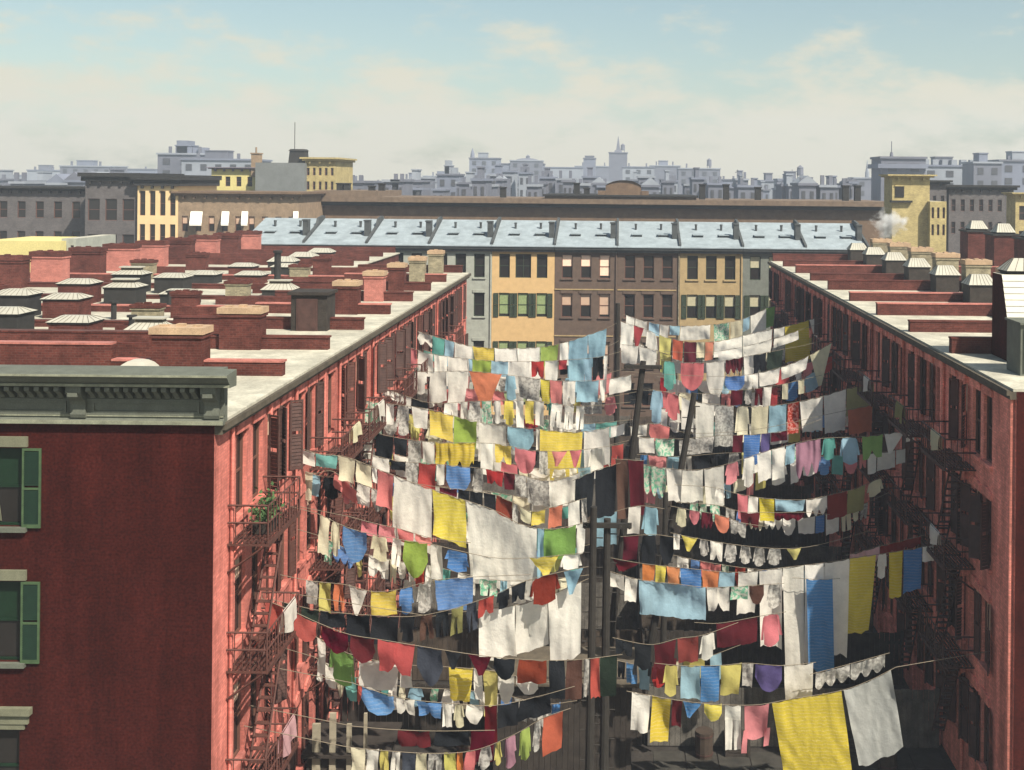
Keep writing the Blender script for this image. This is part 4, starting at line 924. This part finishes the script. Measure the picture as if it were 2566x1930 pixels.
def rope_fn(pts, Y):
    P3 = [at(x, y, Y) for x, y in pts]
    def f(x):
        n = len(pts)
        i = 0
        while i < n - 2 and x > pts[i + 1][0]: i += 1
        x0, x1 = pts[i][0], pts[i + 1][0]; t = (x - x0) / (x1 - x0)
        def sl(j):
            if j <= 0: return (pts[1][1] - pts[0][1]) / (pts[1][0] - pts[0][0])
            if j >= n - 1: return (pts[-1][1] - pts[-2][1]) / (pts[-1][0] - pts[-2][0])
            return (pts[j + 1][1] - pts[j - 1][1]) / (pts[j + 1][0] - pts[j - 1][0])
        m0, m1 = sl(i) * (x1 - x0), sl(i + 1) * (x1 - x0)
        if t < 0 or t > 1: y = (pts[i][1] + (pts[i + 1][1] - pts[i][1]) * t)
        else: y = (2 * t**3 - 3 * t**2 + 1) * pts[i][1] + (t**3 - 2 * t**2 + t) * m0 + (-2 * t**3 + 3 * t**2) * pts[i + 1][1] + (t**3 - t**2) * m1
        return at(x, y, Y)
    return f
def garment(kind, f, x0, x1, hpx, Y, code, sk=None):
    h = hpx * Y / F; A = f(x0); B = f(x1); w = (B - A).length
    mb = MB(); ph = gr.uniform(0, 6); nf = max(1.0, w / gr.uniform(.45, .8)); amp = min(.07, .05 + .02 * w); bil = gr.uniform(-.06, .16) * min(1.2, h); lean = gr.uniform(-.03, .13) * h
    skew = gr.uniform(-.05, .05) * h; asl = gr.uniform(-.5, .5) * .06; skew = sk * Y / F if sk is not None else skew; pegs = max(1, round(w / .5)); sag = min(.05, .06 * w); bp = gr.uniform(0, 6)
    def pt(u, v):
        a = f(x0 + (x1 - x0) * min(1.25, max(-.25, u)))
        uu = u + .07 * math.sin(3.1 * v + ph) + .05 * math.sin(7.7 * u + bp)
        fold = amp * math.sin(6.283 * nf * uu + ph) * (.2 + .8 * v) * (.45 + .55 * math.sin(2.9 * u + 1.7 * bp)) + .35 * amp * math.sin(6.283 * nf * 2.37 * uu + 2 * ph + 3 * v) + .45 * amp * math.sin(4.3 * u - 5.1 * v + bp) + .3 * amp * (1 - v) * math.sin(9 * u + 8 * v)
        dz = h * v * (1 + asl * (u - .5) * 2) + sag * abs(math.sin(math.pi * pegs * u)) * (1 - v) ** 3 + .012 * h * math.sin(5 * u + bp) * v
        dy = fold + bil * math.sin(math.pi * min(1, v)) * math.sin(math.pi * min(1, max(0, u))) + lean * v * v
        return (a.x + skew * v + .25 * fold, a.y + dy, a.z - dz + .01)
    def strip(L, Rr, v0=lambda s: 0, v1=lambda s: 1, nu=None, nv=None):
        nu = nu or max(4, min(26, int(w * 9 * max(.3, Rr(.5) - L(.5))))); nv = nv or max(4, min(18, int(h * 8)))
        i0 = len(mb.v)
        for j in range(nv + 1):
            q = j / nv
            for i in range(nu + 1):
                s = i / nu; v = v0(s) + (v1(s) - v0(s)) * q; u = L(v) + (Rr(v) - L(v)) * s; mb.v.append(pt(u, v))
        for j in range(nv):
            for i in range(nu):
                a = i0 + j * (nu + 1) + i; mb.f.append((a, a + 1, a + nu + 2, a + nu + 1)); mb.m.append(0)
    tp = gr.uniform(-.03, .07)
    if kind in 'stnb':
        if kind == 'b': strip(lambda v: .05 * math.sin(9 * v), lambda v: 1 + .06 * math.sin(7 * v + 1), v1=lambda s: .55 + .45 * abs(math.sin(4.2 * s + .8)))
        else: strip(lambda v: tp * v, lambda v: 1 - tp * v, v1=lambda s: 1 + .02 * math.sin(11 * s + bp))
    elif kind == 'k': strip(lambda v: .04 - .02 * v, lambda v: .96 + .02 * v, v1=lambda s: .52 + .48 * math.sin(math.pi * s) ** .6)
    elif kind == 'l': strip(lambda v: 0, lambda v: 1, v1=lambda s: .62 + .38 * abs(math.sin(math.pi * (s * 3 + .12))), nu=26)
    elif kind == 'v': e = gr.uniform(.25, .7); strip(lambda v: e * .82 * v, lambda v: 1 - (1 - e) * .86 * v)
    elif kind == 'd':
        strip(lambda v: .0 + .05 * v, lambda v: .54, v1=lambda s: .95 - .42 * max(0, s - .62) / .38); strip(lambda v: .46, lambda v: 1 - .05 * v, v1=lambda s: .95 - .42 * max(0, .38 - s) / .38)
    elif kind == 'j':
        strip(lambda v: .08, lambda v: .92, v1=lambda s: .34, nv=4); o1, o2 = gr.uniform(-.1, .08), gr.uniform(-.08, .1)
        strip(lambda v: .08 + o1 * v, lambda v: .52 - .1 * v + o1 * v, v0=lambda s: .3); strip(lambda v: .48 + .1 * v + o2 * v, lambda v: .92 + o2 * v, v0=lambda s: .3)
    elif kind == 'h':
        strip(lambda v: .2 - .03 * v, lambda v: .8 + .03 * v, v1=lambda s: .9 + .1 * math.sin(math.pi * s)); a1, a2 = gr.uniform(.5, .8), gr.uniform(.45, .8)
        strip(lambda v: .17 - .19 * v, lambda v: .27 - .12 * v - .03, v0=lambda s: .015 + .05 * (1 - s), v1=lambda s: a1, nu=4); strip(lambda v: .76 + .12 * v, lambda v: .83 + .19 * v, v0=lambda s: .015 + .05 * s, v1=lambda s: a2, nu=4)
    elif kind == 'i':
        strip(lambda v: .04 + .1 * v, lambda v: .96 - .1 * v, v1=lambda s: .66 + .1 * math.sin(math.pi * s)); 
        strip(lambda v: .02 + .05 * math.sin(5 * v), lambda v: .2 + .02 * math.sin(5 * v), v0=lambda s: .5, v1=lambda s: .97, nu=4); strip(lambda v: .8 + .03 * math.sin(4 * v), lambda v: .98 + .04 * math.sin(4 * v), v0=lambda s: .5, v1=lambda s: .9, nu=4)
    elif kind == 'u':
        strip(lambda v: .1, lambda v: .9, v1=lambda s: .6, nv=5); strip(lambda v: .08, lambda v: .44, v0=lambda s: .56); strip(lambda v: .56, lambda v: .92, v0=lambda s: .56)
    org = f((x0 + x1) / 2)
    return mb, org, h
LINES = '''
l1|57|1045,830 1120,852 1185,868 1300,873 1400,862 1520,823 1545,810|1048 1083 24 W b;1084 1114 58 T t;1115 1138 60 L t;1139 1184 62 W s;1185 1238 38 Y t;1240 1296 80 W s;1297 1352 84 W s;1356 1400 46 N t;1402 1424 45 W t;1426 1474 92 L s;1475 1520 70 L s
l2|54|1020,868 1060,882 1120,893 1180,900 1280,906 1400,903 1500,895 1560,880|1021 1045 42 P t;1047 1085 45 W t;1087 1120 60 W d;1122 1172 66 W s;1174 1183 35 L n;1184 1231 38 N t;1232 1273 36 L t;1276 1328 62 W s;1331 1363 38 R d;1366 1398 40 W t;1400 1421 22 R n;1424 1462 75 L t;1463 1482 60 L t;1485 1512 55 K d;1514 1522 70 W t
l3|52|1030,930 1085,932 1176,930 1260,938 1380,953 1500,953 1590,938|1035 1075 45 W h;1078 1120 60 W s;1122 1172 62 W s;1174 1258 88 O v;1262 1296 60 L h;1298 1352 42 E t;1355 1377 56 Y t;1378 1408 54 P t;1410 1442 48 W d;1445 1500 50 L s;1503 1514 40 W n;1528 1582 30 W t
l4|48.5|952,968 1010,990 1080,1010 1180,1006 1260,1004 1350,1006 1450,1018 1580,1008|955 990 18 W b;992 1030 22 W t;1032 1074 58 K k;1110 1150 50 W j;1152 1173 52 W j;1176 1203 40 E t;1205 1232 56 A j;1234 1258 45 W h;1260 1290 60 Y h;1292 1312 55 W t;1315 1338 54 Y t;1340 1362 48 W t;1380 1412 45 W j;1414 1440 45 W j;1442 1466 45 W j
l5|45.5|910,1003 960,1010 1075,1026 1200,1058 1350,1076 1460,1082 1570,1060|915 960 70 A t;962 988 40 W t;990 1030 60 E h;1032 1072 40 W t;1075 1136 60 Y s;1138 1196 68 N s;1200 1268 90 W s;1270 1340 58 L k;1342 1352 40 W n;1354 1460 122 Y s;1464 1528 80 W s;1530 1566 22 W n
l6|44|830,1050 905,1075 1000,1098 1090,1108 1240,1112 1345,1130 1460,1127 1565,1112|905 940 45 W h;942 985 60 K s;987 1020 40 K s;1022 1056 50 E t;1058 1088 42 W t;1092 1190 66 Y l;1205 1236 60 W t;1240 1282 46 Y d;1288 1344 58 P k;1352 1372 45 E n;1383 1422 36 P v;1426 1458 40 P v;1470 1520 60 W h;1530 1565 80 R j
l7|42|930,1140 1000,1156 1050,1160 1130,1166 1220,1176 1300,1190 1380,1205 1465,1180|935 975 26 W t;978 1016 22 K n;1018 1046 52 E t;1048 1092 62 R t;1094 1114 40 W t;1116 1180 62 B k;1182 1215 60 E h;1218 1260 36 R d;1262 1288 40 M n;1290 1318 40 E n;1320 1375 52 E s;1377 1455 60 W s
l8|40|1080,1218 1240,1240 1290,1262 1330,1282 1380,1272 1470,1248|1100 1146 22 M n;1148 1176 26 K n;1178 1210 40 K t;1212 1241 44 K t;1243 1284 52 F t;1286 1298 50 E n;1303 1330 34 C n;1332 1366 36 Y n;1376 1410 54 Z t;1422 1452 70 W t;1456 1470 60 E t
l9|36.2|683,1098 740,1118 791,1136 867,1145 937,1172 1030,1208 1111,1236 1247,1282 1300,1312 1381,1326 1475,1308|684 702 22 W b;704 738 60 W h;740 788 36 W t;790 846 34 T t;848 890 62 C t;892 930 54 C t;932 944 40 W n;946 985 90 P t;987 1083 165 W s;1085 1166 118 Y s;1168 1345 205 W s;1347 1362 130 L t;1364 1444 80 G s;1446 1468 80 W t
l10|36.8|720,1175 790,1186 835,1182 900,1235|738 786 72 C j;836 896 40 P t
l11|35.4|880,1296 940,1312 1000,1325 1080,1348 1180,1360|905 945 34 P t;950 990 40 P t;996 1036 34 P t;1040 1080 22 P n
l12|34.6|798,1288 880,1325 1000,1352 1075,1362 1140,1378 1240,1398 1330,1398 1470,1385|800 826 95 C t;828 854 90 C h;857 922 85 B k;925 978 66 C h;980 1008 70 W u;1010 1075 95 N k;1078 1108 90 W t;1110 1182 56 B h;1184 1230 60 W s;1326 1400 52 Y v;1402 1460 40 W h
l13|33.9|700,1440 780,1456 870,1466 928,1482 995,1478 1085,1455 1190,1446 1330,1440|768 796 60 E t;800 829 75 y t;835 862 68 Z j;872 920 70 W v;928 994 62 Y t;996 1038 70 B h;1040 1084 78 E h;1090 1186 82 B s
l14|33.4|1080,1545 1200,1528 1300,1515 1380,1490 1475,1450|1198 1290 130 W s;1292 1372 130 W s;1374 1456 180 W s
l15|33|672,1500 720,1512 800,1530 930,1542 1030,1545 1120,1530 1190,1508 1240,1490 1320,1455 1420,1430 1475,1420|706 752 30 D n;754 800 32 D n;802 864 40 K t;866 928 72 K t;930 998 74 K t;1000 1046 70 K h;1050 1086 66 U j;1090 1126 66 K j;1128 1164 70 Q j;1166 1196 74 S j;1198 1238 48 R d;1242 1280 48 K h;1282 1318 48 K d;1322 1410 74 F h;1412 1462 66 L v
l16|32.7|780,1590 880,1640 1000,1664 1130,1672 1240,1682 1360,1708 1440,1700|796 816 90 W t;818 893 92 G h;896 1000 75 W s;1002 1030 60 W t;1126 1184 88 Y t;1186 1208 80 W t;1210 1246 118 y t;1248 1290 80 W k;1292 1350 40 W k
l17|32.1|655,1500 730,1530 800,1562 875,1590 948,1602 1045,1618 1150,1635 1250,1648 1370,1655 1465,1652 1560,1640|664 710 75 R s;728 796 62 R k;803 873 62 M k;876 942 66 M k;948 1038 84 R d;1042 1110 98 S k;1112 1156 46 K v;1170 1232 52 M v;1234 1292 56 K k;1300 1370 62 F s;1376 1414 96 K t;1420 1460 100 U t;1463 1476 98 E n;1478 1502 98 R t;1505 1546 105 D t
l18|31.4|885,1712 930,1728 1000,1748 1060,1757 1160,1765 1240,1768 1350,1745 1440,1720|902 990 62 B k;992 1040 44 W d;1045 1106 44 B d;1108 1132 60 W t;1134 1166 62 C h;1168 1212 52 W k;1214 1245 95 M t;1248 1300 60 K s;1302 1380 55 K s
l19|31|885,1820 980,1828 1090,1832 1240,1830|997 1076 42 M t;1090 1176 40 K s;1180 1240 80 M s
l20|30.6|870,1872 950,1880 1080,1888 1190,1880 1290,1840 1360,1800 1430,1775|880 915 60 C t;918 948 60 W t;950 975 60 y j;978 1005 60 W j;1008 1040 60 S t;1042 1070 60 C t;1072 1110 60 E j;1112 1142 60 y t;1144 1160 60 O n;1162 1196 60 P h;1198 1236 60 E h;1238 1258 60 y h;1260 1296 80 H h;1298 1332 85 N h;1335 1358 80 E h;1361 1412 100 Z s
r1|78|1562,788 1620,806 1680,816 1780,814 1860,800 1925,772 1965,764|1570 1590 42 W t;1592 1622 30 W t;1626 1652 28 L n;1654 1676 30 W t;1678 1704 22 L n;1706 1780 28 W s;1788 1828 40 A t;1830 1861 42 C t;1863 1879 30 L n;1881 1920 68 W s;1921 1942 46 G t
r2|68|1552,805 1610,822 1660,842 1720,856 1800,855 1900,832 1970,818 2068,790|1556 1586 50 W t;1588 1613 62 R v;1615 1650 60 W h;1652 1682 38 y t;1686 1712 46 Z t;1715 1744 48 M t;1746 1765 30 C n;1768 1788 42 Z t;1790 1860 32 W s;1862 1935 44 W s;1940 1966 18 W n;1967 2026 85 Y s;2028 2060 40 W v
r3|64|1550,862 1600,868 1660,880 1780,882 1900,860 2040,815 2090,795|1556 1600 36 W t;1602 1645 34 W t;1800 1860 25 W s;1862 1935 20 W s;1940 2000 18 W t
r4|60|1640,900 1700,908 1780,908 1860,895 1950,878 2030,862 2100,840|1658 1696 66 T h;1704 1766 64 P k;1768 1816 70 W k;1818 1862 34 M l;1864 1886 48 W t;1888 1920 50 K d;1922 1962 45 D t
r5|58|1560,930 1700,940 1815,943 1900,935 2000,905 2090,856|1815 1868 36 B k;1870 1900 36 W d;1902 1955 28 W t;1957 2026 25 W s;2030 2084 70 C v
r6|56|1780,975 1850,978 1950,965 2060,940|1832 1862 38 M t;1864 1888 40 E h;1890 1912 44 M j;1914 1934 50 W t;1960 1975 40 C n;2000 2015 35 C n
r7|52.5|1625,975 1680,985 1740,1006 1850,1018 1950,1015 2050,996 2120,975 2200,960|1628 1666 80 L h;1668 1706 60 P h;1708 1740 60 W t;1744 1790 85 W s;1792 1838 80 E s;1840 1882 70 C h;1884 1926 68 C t;1928 1971 64 L t;1974 2002 72 X t;2004 2062 62 W s;2064 2120 75 W s;2122 2190 66 Q s
r8|51.3|1575,1070 1650,1062 1720,1085 1900,1075 2090,1035 2150,1022 2230,1005|1580 1622 30 W t;1626 1680 48 P k;2124 2186 66 Z t
r9|49.5|1590,1095 1700,1100 1800,1092 1900,1088 1990,1075 2060,1050|1600 1640 30 W t;1642 1690 40 A t;1700 1790 32 E s;1836 1862 40 M t;1864 1906 70 B t;1908 1930 48 V t;1932 1972 22 M n
r10|45.4|1595,1160 1660,1172 1740,1178 1815,1165 1930,1128 2050,1100 2150,1095 2230,1086 2318,1068|1612 1668 70 A l;1670 1708 62 W s;1710 1762 62 W s;1764 1814 75 W s;1815 1856 52 P h;1858 1895 60 W h;1897 1932 55 W t;1934 1966 60 W t;1970 1992 45 L t;1994 2056 80 H l;2058 2098 52 T h;2100 2156 62 L h;2160 2212 56 G d;2216 2268 40 W v;2270 2308 24 W t
r11|44.2|1690,1215 1790,1222 1850,1238 1930,1250 2020,1252 2080,1240 2150,1222 2222,1190|1790 1818 38 W h;1848 1874 62 P t;1876 1900 50 W t;1902 1940 58 Y t;1942 2018 30 L s;2020 2072 46 W l;2074 2122 62 F t;2124 2168 64 Q t;2170 2215 40 C h
r12|43.6|1535,1150 1615,1155|1542 1572 150 U t;1574 1612 142 M t
r13|43.3|1850,1283 1940,1285 2020,1284 2080,1290|1856 1904 40 M d;1942 2016 22 M l
r14|42.7|1680,1268 1740,1280 1800,1290 1860,1310 1920,1320|1692 1723 50 C h;1727 1754 36 P k;1757 1786 42 M l;1790 1828 44 Z k;1830 1870 40 E d
r15|42.1|1480,1292 1540,1282 1600,1268 1665,1275|1494 1546 85 L t;1576 1606 70 W t;1608 1656 75 L h
r16|41.6|1680,1335 1750,1350 1850,1366 1960,1375 2040,1368 2180,1330|1688 1704 40 W n;1708 1748 38 Y v;1750 1778 42 E h;1780 1812 50 W d;1814 1850 48 E h;1852 1885 46 E h;1887 1920 50 E h;1922 1962 44 E h;1970 2008 30 y v
r17|41.2|1435,1205 1490,1180 1555,1160|1442 1490 110 K s;1492 1545 125 K s
r18|40.8|1555,1345 1640,1340 1710,1350|1562 1600 62 M t;1602 1650 80 K h;1652 1690 75 K k
r19|40.5|2120,1392 2220,1365 2320,1340|2130 2204 42 p l;2206 2308 30 F l
r20|40|1530,1398 1608,1412 1700,1422 1800,1432 1860,1434 1950,1424 2070,1410 2140,1398 2230,1385 2345,1365|1534 1604 30 M v;1610 1642 46 O t;1643 1670 46 Y t;1671 1703 46 O t;1705 1757 48 B t;1759 1801 48 O t;1803 1842 40 L t;1850 1900 110 W s;1902 1960 200 W s;1962 2014 290 W s;2017 2064 250 W s;2066 2128 245 W s;2130 2195 200 Y t;2197 2226 65 W h;2228 2262 115 Y t;2264 2310 110 B t;2312 2340 40 W n
r21|39.6|1985,1448 2050,1452 2105,1450|2020 2086 235 B t
r22|39|1515,1428 1600,1452 1700,1464 1770,1472 1840,1470 1965,1462|1527 1564 38 W t;1566 1598 62 W t;1600 1768 88 L s;1770 1828 65 W d;1832 1874 34 A n;1876 1915 50 U k;1920 1960 62 E h
r23|38.5|1740,1560 1800,1562 1900,1545 1970,1533|1795 1898 65 M s;1903 1960 80 P h
r24|37.8|1535,1598 1600,1612 1640,1615 1700,1600 1760,1592 1850,1560|1543 1586 40 K d;1588 1634 90 K i;1637 1696 95 M i;1698 1750 64 F s;1752 1796 68 W h
r25|37.1|1640,1662 1710,1668 1800,1668 1870,1662 1960,1668 2045,1660|1660 1704 80 y h;1706 1755 86 L t;1757 1803 92 B t;1806 1858 78 y t;1860 1888 60 E t;1890 1962 72 V k;1964 2038 90 W s
r26|36.6|2030,1690 2100,1672 2230,1636|2044 2130 45 E l;2132 2218 45 E l
r27|36|1570,1732 1640,1745 1720,1758 1810,1766 1900,1766 1980,1752 2110,1730 2180,1705 2245,1672|1584 1630 98 W t;1634 1682 112 Y t;1684 1710 66 M n;1712 1760 42 B v;1763 1810 46 Y k;1813 1860 120 W j;1862 1930 128 P i;1934 2108 210 Y s 34;2114 2232 200 g s 40
'''
sec = random.Random(21); new = []
for ln in LINES.strip().split('\n'):
    new.append(ln); lid, Y, rp, its = ln.split('|')
    if lid in ('l1', 'l2', 'l3', 'l4', 'l5', 'l6', 'l7', 'l8', 'l9', 'l12', 'l16', 'r2', 'r4', 'r5', 'r7', 'r9', 'r10', 'r11', 'r16', 'r24'):
        pts = [tuple(float(q) for q in a.split(',')) for a in rp.split()]; dy = 44 if float(Y) > 43 else 56
        p2 = ' '.join('%g,%g' % (x + 6, y + dy) for x, y in pts); x = pts[0][0] + 14; it2 = []
        while x < pts[-1][0] - 50:
            w_ = sec.choice([18, 22, 28, 34, 44, 52]); cx_ = sec.choice('WWWWWWWCCEEALTyPBRK'); k_ = sec.choice('stthhdjknl')
            it2.append('%d %d %d %s %s' % (x, x + w_, sec.uniform(34, 56) * (1 if float(Y) > 43 else 1.25), cx_, k_)); x += w_ + sec.choice([1, 2, 3, 3, 14])
        new.append('%sb|%g|%s|%s' % (lid, float(Y) + .75, p2, ';'.join(it2)))
LINES = '\n'.join(new)
def cardw(n):
    U = ['one', 'two', 'three', 'four', 'five', 'six', 'seven', 'eight', 'nine', 'ten', 'eleven', 'twelve', 'thirteen', 'fourteen', 'fifteen', 'sixteen', 'seventeen', 'eighteen', 'nineteen']
    if n < 20: return U[n - 1]
    t_ = {2: 'twenty', 3: 'thirty', 4: 'forty'}[n // 10]; return t_ + ('-' + U[n % 10 - 1] if n % 10 else '')
LWALL, RWALL = -10.1, 12.0
recs = []; cnt = {'l': 0, 'r': 0}
for ln in LINES.strip().split('\n'):
    lid, Y, rp, its = ln.split('|'); Y = float(Y)
    pts = [tuple(float(q) for q in a.split(',')) for a in rp.split()]
    f = rope_fn(pts, Y); cnt[lid[0]] += 1; n = cnt[lid[0]]
    sd = 'left' if lid[0] == 'l' else 'right'
    where = '%s washing line from the top %s of the poles' % (ordw(n), sd)
    xs = [pts[0][0] + (pts[-1][0] - pts[0][0]) * i / 36 for i in range(37)]; P3 = [f(x) for x in xs]
    a0, a1 = P3[0].copy(), P3[-1].copy()
    if sd == 'left': e = Vector((LWALL, a0.y + .4, a0.z + .12 * (a0.x - LWALL))); P3 = ([e] if a0.x - LWALL > .05 else []) + P3
    elif RWALL - a1.x < 9 and lid in ('r3', 'r5', 'r7', 'r10', 'r20', 'r27'): P3 = P3 + [Vector((RWALL, a1.y + .4, min(13.8, a1.z + .12 * (RWALL - a1.x))))]
    b = MB(); b.tube(P3, .010, 5)
    put('clothesline', b, m_rope, label='thin sagging %s' % where, cat='clothesline', group='clotheslines across the court', loc=tuple(P3[len(P3) // 2]))
    items = [q.split() for q in its.split(';')]
    for i, it in enumerate(items):
        x0, x1, hp, code, kd = it[:5]; x0, x1, hp = float(x0), float(x1), float(hp); sk = float(it[5]) if len(it) > 5 else None
        if lid in ('l1', 'l2', 'l3', 'l4', 'l5', 'l6', 'l7', 'r1', 'r2', 'r3', 'r4', 'r5', 'r7', 'r9', 'r10'): hp *= 1.32 if code in 'WCE' else 1.1
        mb, org, hh = garment(kd, f, x0, x1, hp, Y, code, sk)
        recs.append((mb, org, code, kd, where, items, i, hh, (x1 - x0) * Y / F, n, sd))
def nm(it): return '%s %s' % (CL[it[3]][1], KIND[it[4]][1].replace(' hung upside down', ''))
used = {}
seqn = {}
for (mb, org, code, kd, where, items, i, hh, wd, n, sd) in recs:
    me = items[i]; base = nm(me)
    same = [q for q, it in enumerate(items) if nm(it) == base]
    short = '%s of the poles, line %s from the top' % (sd, cardw(n))
    siz = 'big ' if wd * hh > 4.0 else 'small ' if wd * hh < .3 else ''
    ov = 'upside-down ' if kd == 'i' else ''
    if len(same) > 1 or True:
        l_ = nm(items[i - 1]) if i else None; r_ = nm(items[i + 1]) if i < len(items) - 1 else None
        nb = 'between %s and %s' % (l_, r_) if l_ and r_ else ('rightmost after %s' % l_ if l_ else 'leftmost beside %s' % r_ if r_ else 'hanging alone')
    lab = '%s%s%s %s, %s' % (siz, ov, base, nb, short.replace(' of the poles, line', ', line'))
    if len(lab.split()) > 16 or lab in used:
        lab = '%s%s%s, %s from left, line %s' % (siz, ov, base, ORD[i], short.split('line ')[1].replace('from the top', 'down') + ' ' + sd + ' of poles')
    used[lab] = 1
    o = put(KIND[kd][0], mb, CL[code][0], label=lab, cat=KIND[kd][1].split()[0] if kd != 'u' else 'underwear', group='washing hung on the lines', loc=tuple(org), smooth=True)
# plant box on the near fire escape, bedding airing on balcony rails
b = MB(); x, y, z = -9.4, 30.6, 11.07
pt_ = thing('potted_plant', 'green bushy plant in a wooden box on the near left fire escape', 'plant', (x, y, z))
b.box(x - .25, x + .2, y - .45, y + .45, z, z + .28); put('planter', b, m_wood, pt_)
b = MB()
for i in range(260):
    c = Vector((x - .02 + gr.gauss(0, .16), y + gr.gauss(0, .3), z + .3 + abs(gr.gauss(.25, .22)))); d1 = Vector((gr.gauss(0, 1), gr.gauss(0, 1), gr.gauss(0, 1))).normalized() * .07; d2 = d1.cross(Vector((gr.gauss(0, 1), gr.gauss(0, 1), gr.gauss(0, 1)))).normalized() * .045
    b.face([c - d1, c + d2, c + d1, c - d2])
put('foliage', b, m_leaf, pt_)
# bedding airing over fire escape rails
def bedding(xr, sgn, yc, z, ln, code, lab):
    b = MB(); n, m_ = 14, 12; i0 = 0; dr = gr.uniform(.45, .8); p_ = gr.uniform(0, 6)
    for j in range(m_ + 1):
        q = j / m_ * 2 - 1
        for i in range(n + 1):
            u = i / n - .5; wv = .05 * math.sin(9 * u + p_) * abs(q)
            b.v.append((xr + sgn * (.05 * math.copysign(min(1, abs(q) * 4), q) + wv + .03 * q), yc + ln * u + .04 * q * math.sin(3 * u + p_), z + .04 - dr * max(0, abs(q) - .06) * (1 + .12 * math.sin(5 * u + p_))))
    for j in range(m_):
        for i in range(n): a = j * (n + 1) + i; b.f.append((a, a + 1, a + n + 2, a + n + 1)); b.m.append(0)
    tag(put('bedding', b, CL[code][0], loc=(xr, yc, z), smooth=True), lab, 'bedding', 'bedding airing on the fire escapes')
for k, st, cd, nm_ in ((0, 1, 'W', 'white bedding over the near left fire escape rail, one floor below the plant'), (1, 0, 'C', 'cream bedding over a top floor fire escape rail on the left, second house'), (2, 0, 'W', 'white bedding over a top floor fire escape rail on the left, third house'),
                       (0, 2, 'p', 'pale pink bedding over the lowest near left fire escape rail'), (3, 1, 'E', 'greyish bedding over a left fire escape rail, fourth house')):
    Wd = LY[k + 1] - LY[k]; bedding(XL + 1.05, 1, LY[k] + Wd * (.36 if k % 2 == 0 else .62) + .5, 11.05 - 3.3 * st + .95, 1.1, cd, nm_)
for k, st, cd, nm_ in ((0, 0, 'C', 'cream bedding over the top right fire escape rail nearest the front'), (0, 1, 'W', 'white bedding over the second right fire escape rail nearest the front'), (1, 0, 'Q', 'olive bedding over the top fire escape rail on the right, second house'), (2, 0, 'W', 'white bedding over the top fire escape rail on the right, third house')):
    Wd = RY[k + 1] - RY[k]; bedding(XR - 1.05, -1, RY[k] + Wd * (.72 if k == 0 else .5) - .4, 11.05 - 3.3 * st + .95, 1.1, cd, nm_)
# pale smoke drifting beside the ochre tower
sm = bpy.data.materials.new('smoke'); sm.use_nodes = True; t = sm.node_tree; t.nodes.clear(); l = t.links.new
ou = N(t, 'ShaderNodeOutputMaterial'); pv = N(t, 'ShaderNodeVolumePrincipled'); pv.inputs['Color'].default_value = (.95, .95, .95, 1); pv.inputs['Anisotropy'].default_value = 0
tcn = N(t, 'ShaderNodeTexCoord'); nz = N(t, 'ShaderNodeTexNoise'); nz.inputs['Scale'].default_value = 1.1; nz.inputs['Detail'].default_value = 6; l(tcn.outputs['Object'], nz.inputs[0])
gr_ = N(t, 'ShaderNodeVectorMath', operation='LENGTH'); l(tcn.outputs['Object'], gr_.inputs[0])
mr = N(t, 'ShaderNodeMapRange'); mr.inputs[1].default_value = 1.95; mr.inputs[2].default_value = .1; mr.inputs[3].default_value = -.75; mr.inputs[4].default_value = .75; l(gr_.outputs['Value'], mr.inputs[0])
n2 = N(t, 'ShaderNodeMapRange'); n2.inputs[1].default_value = .3; n2.inputs[2].default_value = .7; n2.inputs[3].default_value = -.7; n2.inputs[4].default_value = 1.2; l(nz.outputs[0], n2.inputs[0])
mu = N(t, 'ShaderNodeMath', operation='ADD'); l(mr.outputs[0], mu.inputs[0]); l(n2.outputs[0], mu.inputs[1])
m4 = N(t, 'ShaderNodeMapRange'); m4.inputs[1].default_value = 0; m4.inputs[2].default_value = 1; m4.inputs[4].default_value = 2.0; l(mu.outputs[0], m4.inputs[0]); l(m4.outputs[0], pv.inputs['Density']); l(pv.outputs[0], ou.inputs['Volume'])
import bmesh
bm = bmesh.new(); bmesh.ops.create_icosphere(bm, subdivisions=3, radius=2.0)
me = bpy.data.meshes.new('smoke'); bm.to_mesh(me); bm.free(); me.materials.append(sm)
c = at(2228, 560, 111); o = bpy.data.objects.new('smoke', me); COL.objects.link(o); o.location = c; o.scale = (1.05, .8, .9)
tag(o, 'white puff of chimney smoke beside the ochre brick tower', 'smoke', kind='stuff')
# haze
hz = bpy.data.materials.new('haze'); hz.use_nodes = True; t = hz.node_tree; t.nodes.clear()
ou = N(t, 'ShaderNodeOutputMaterial'); pv = N(t, 'ShaderNodeVolumePrincipled'); pv.inputs['Color'].default_value = (.74, .84, 1.0, 1); pv.inputs['Density'].default_value = .00065; pv.inputs['Anisotropy'].default_value = .1
t.links.new(pv.outputs[0], ou.inputs['Volume'])
b = MB(); b.box(-700, 700, -65, 760, -1, 62); put('haze', b, hz, kind='stuff')
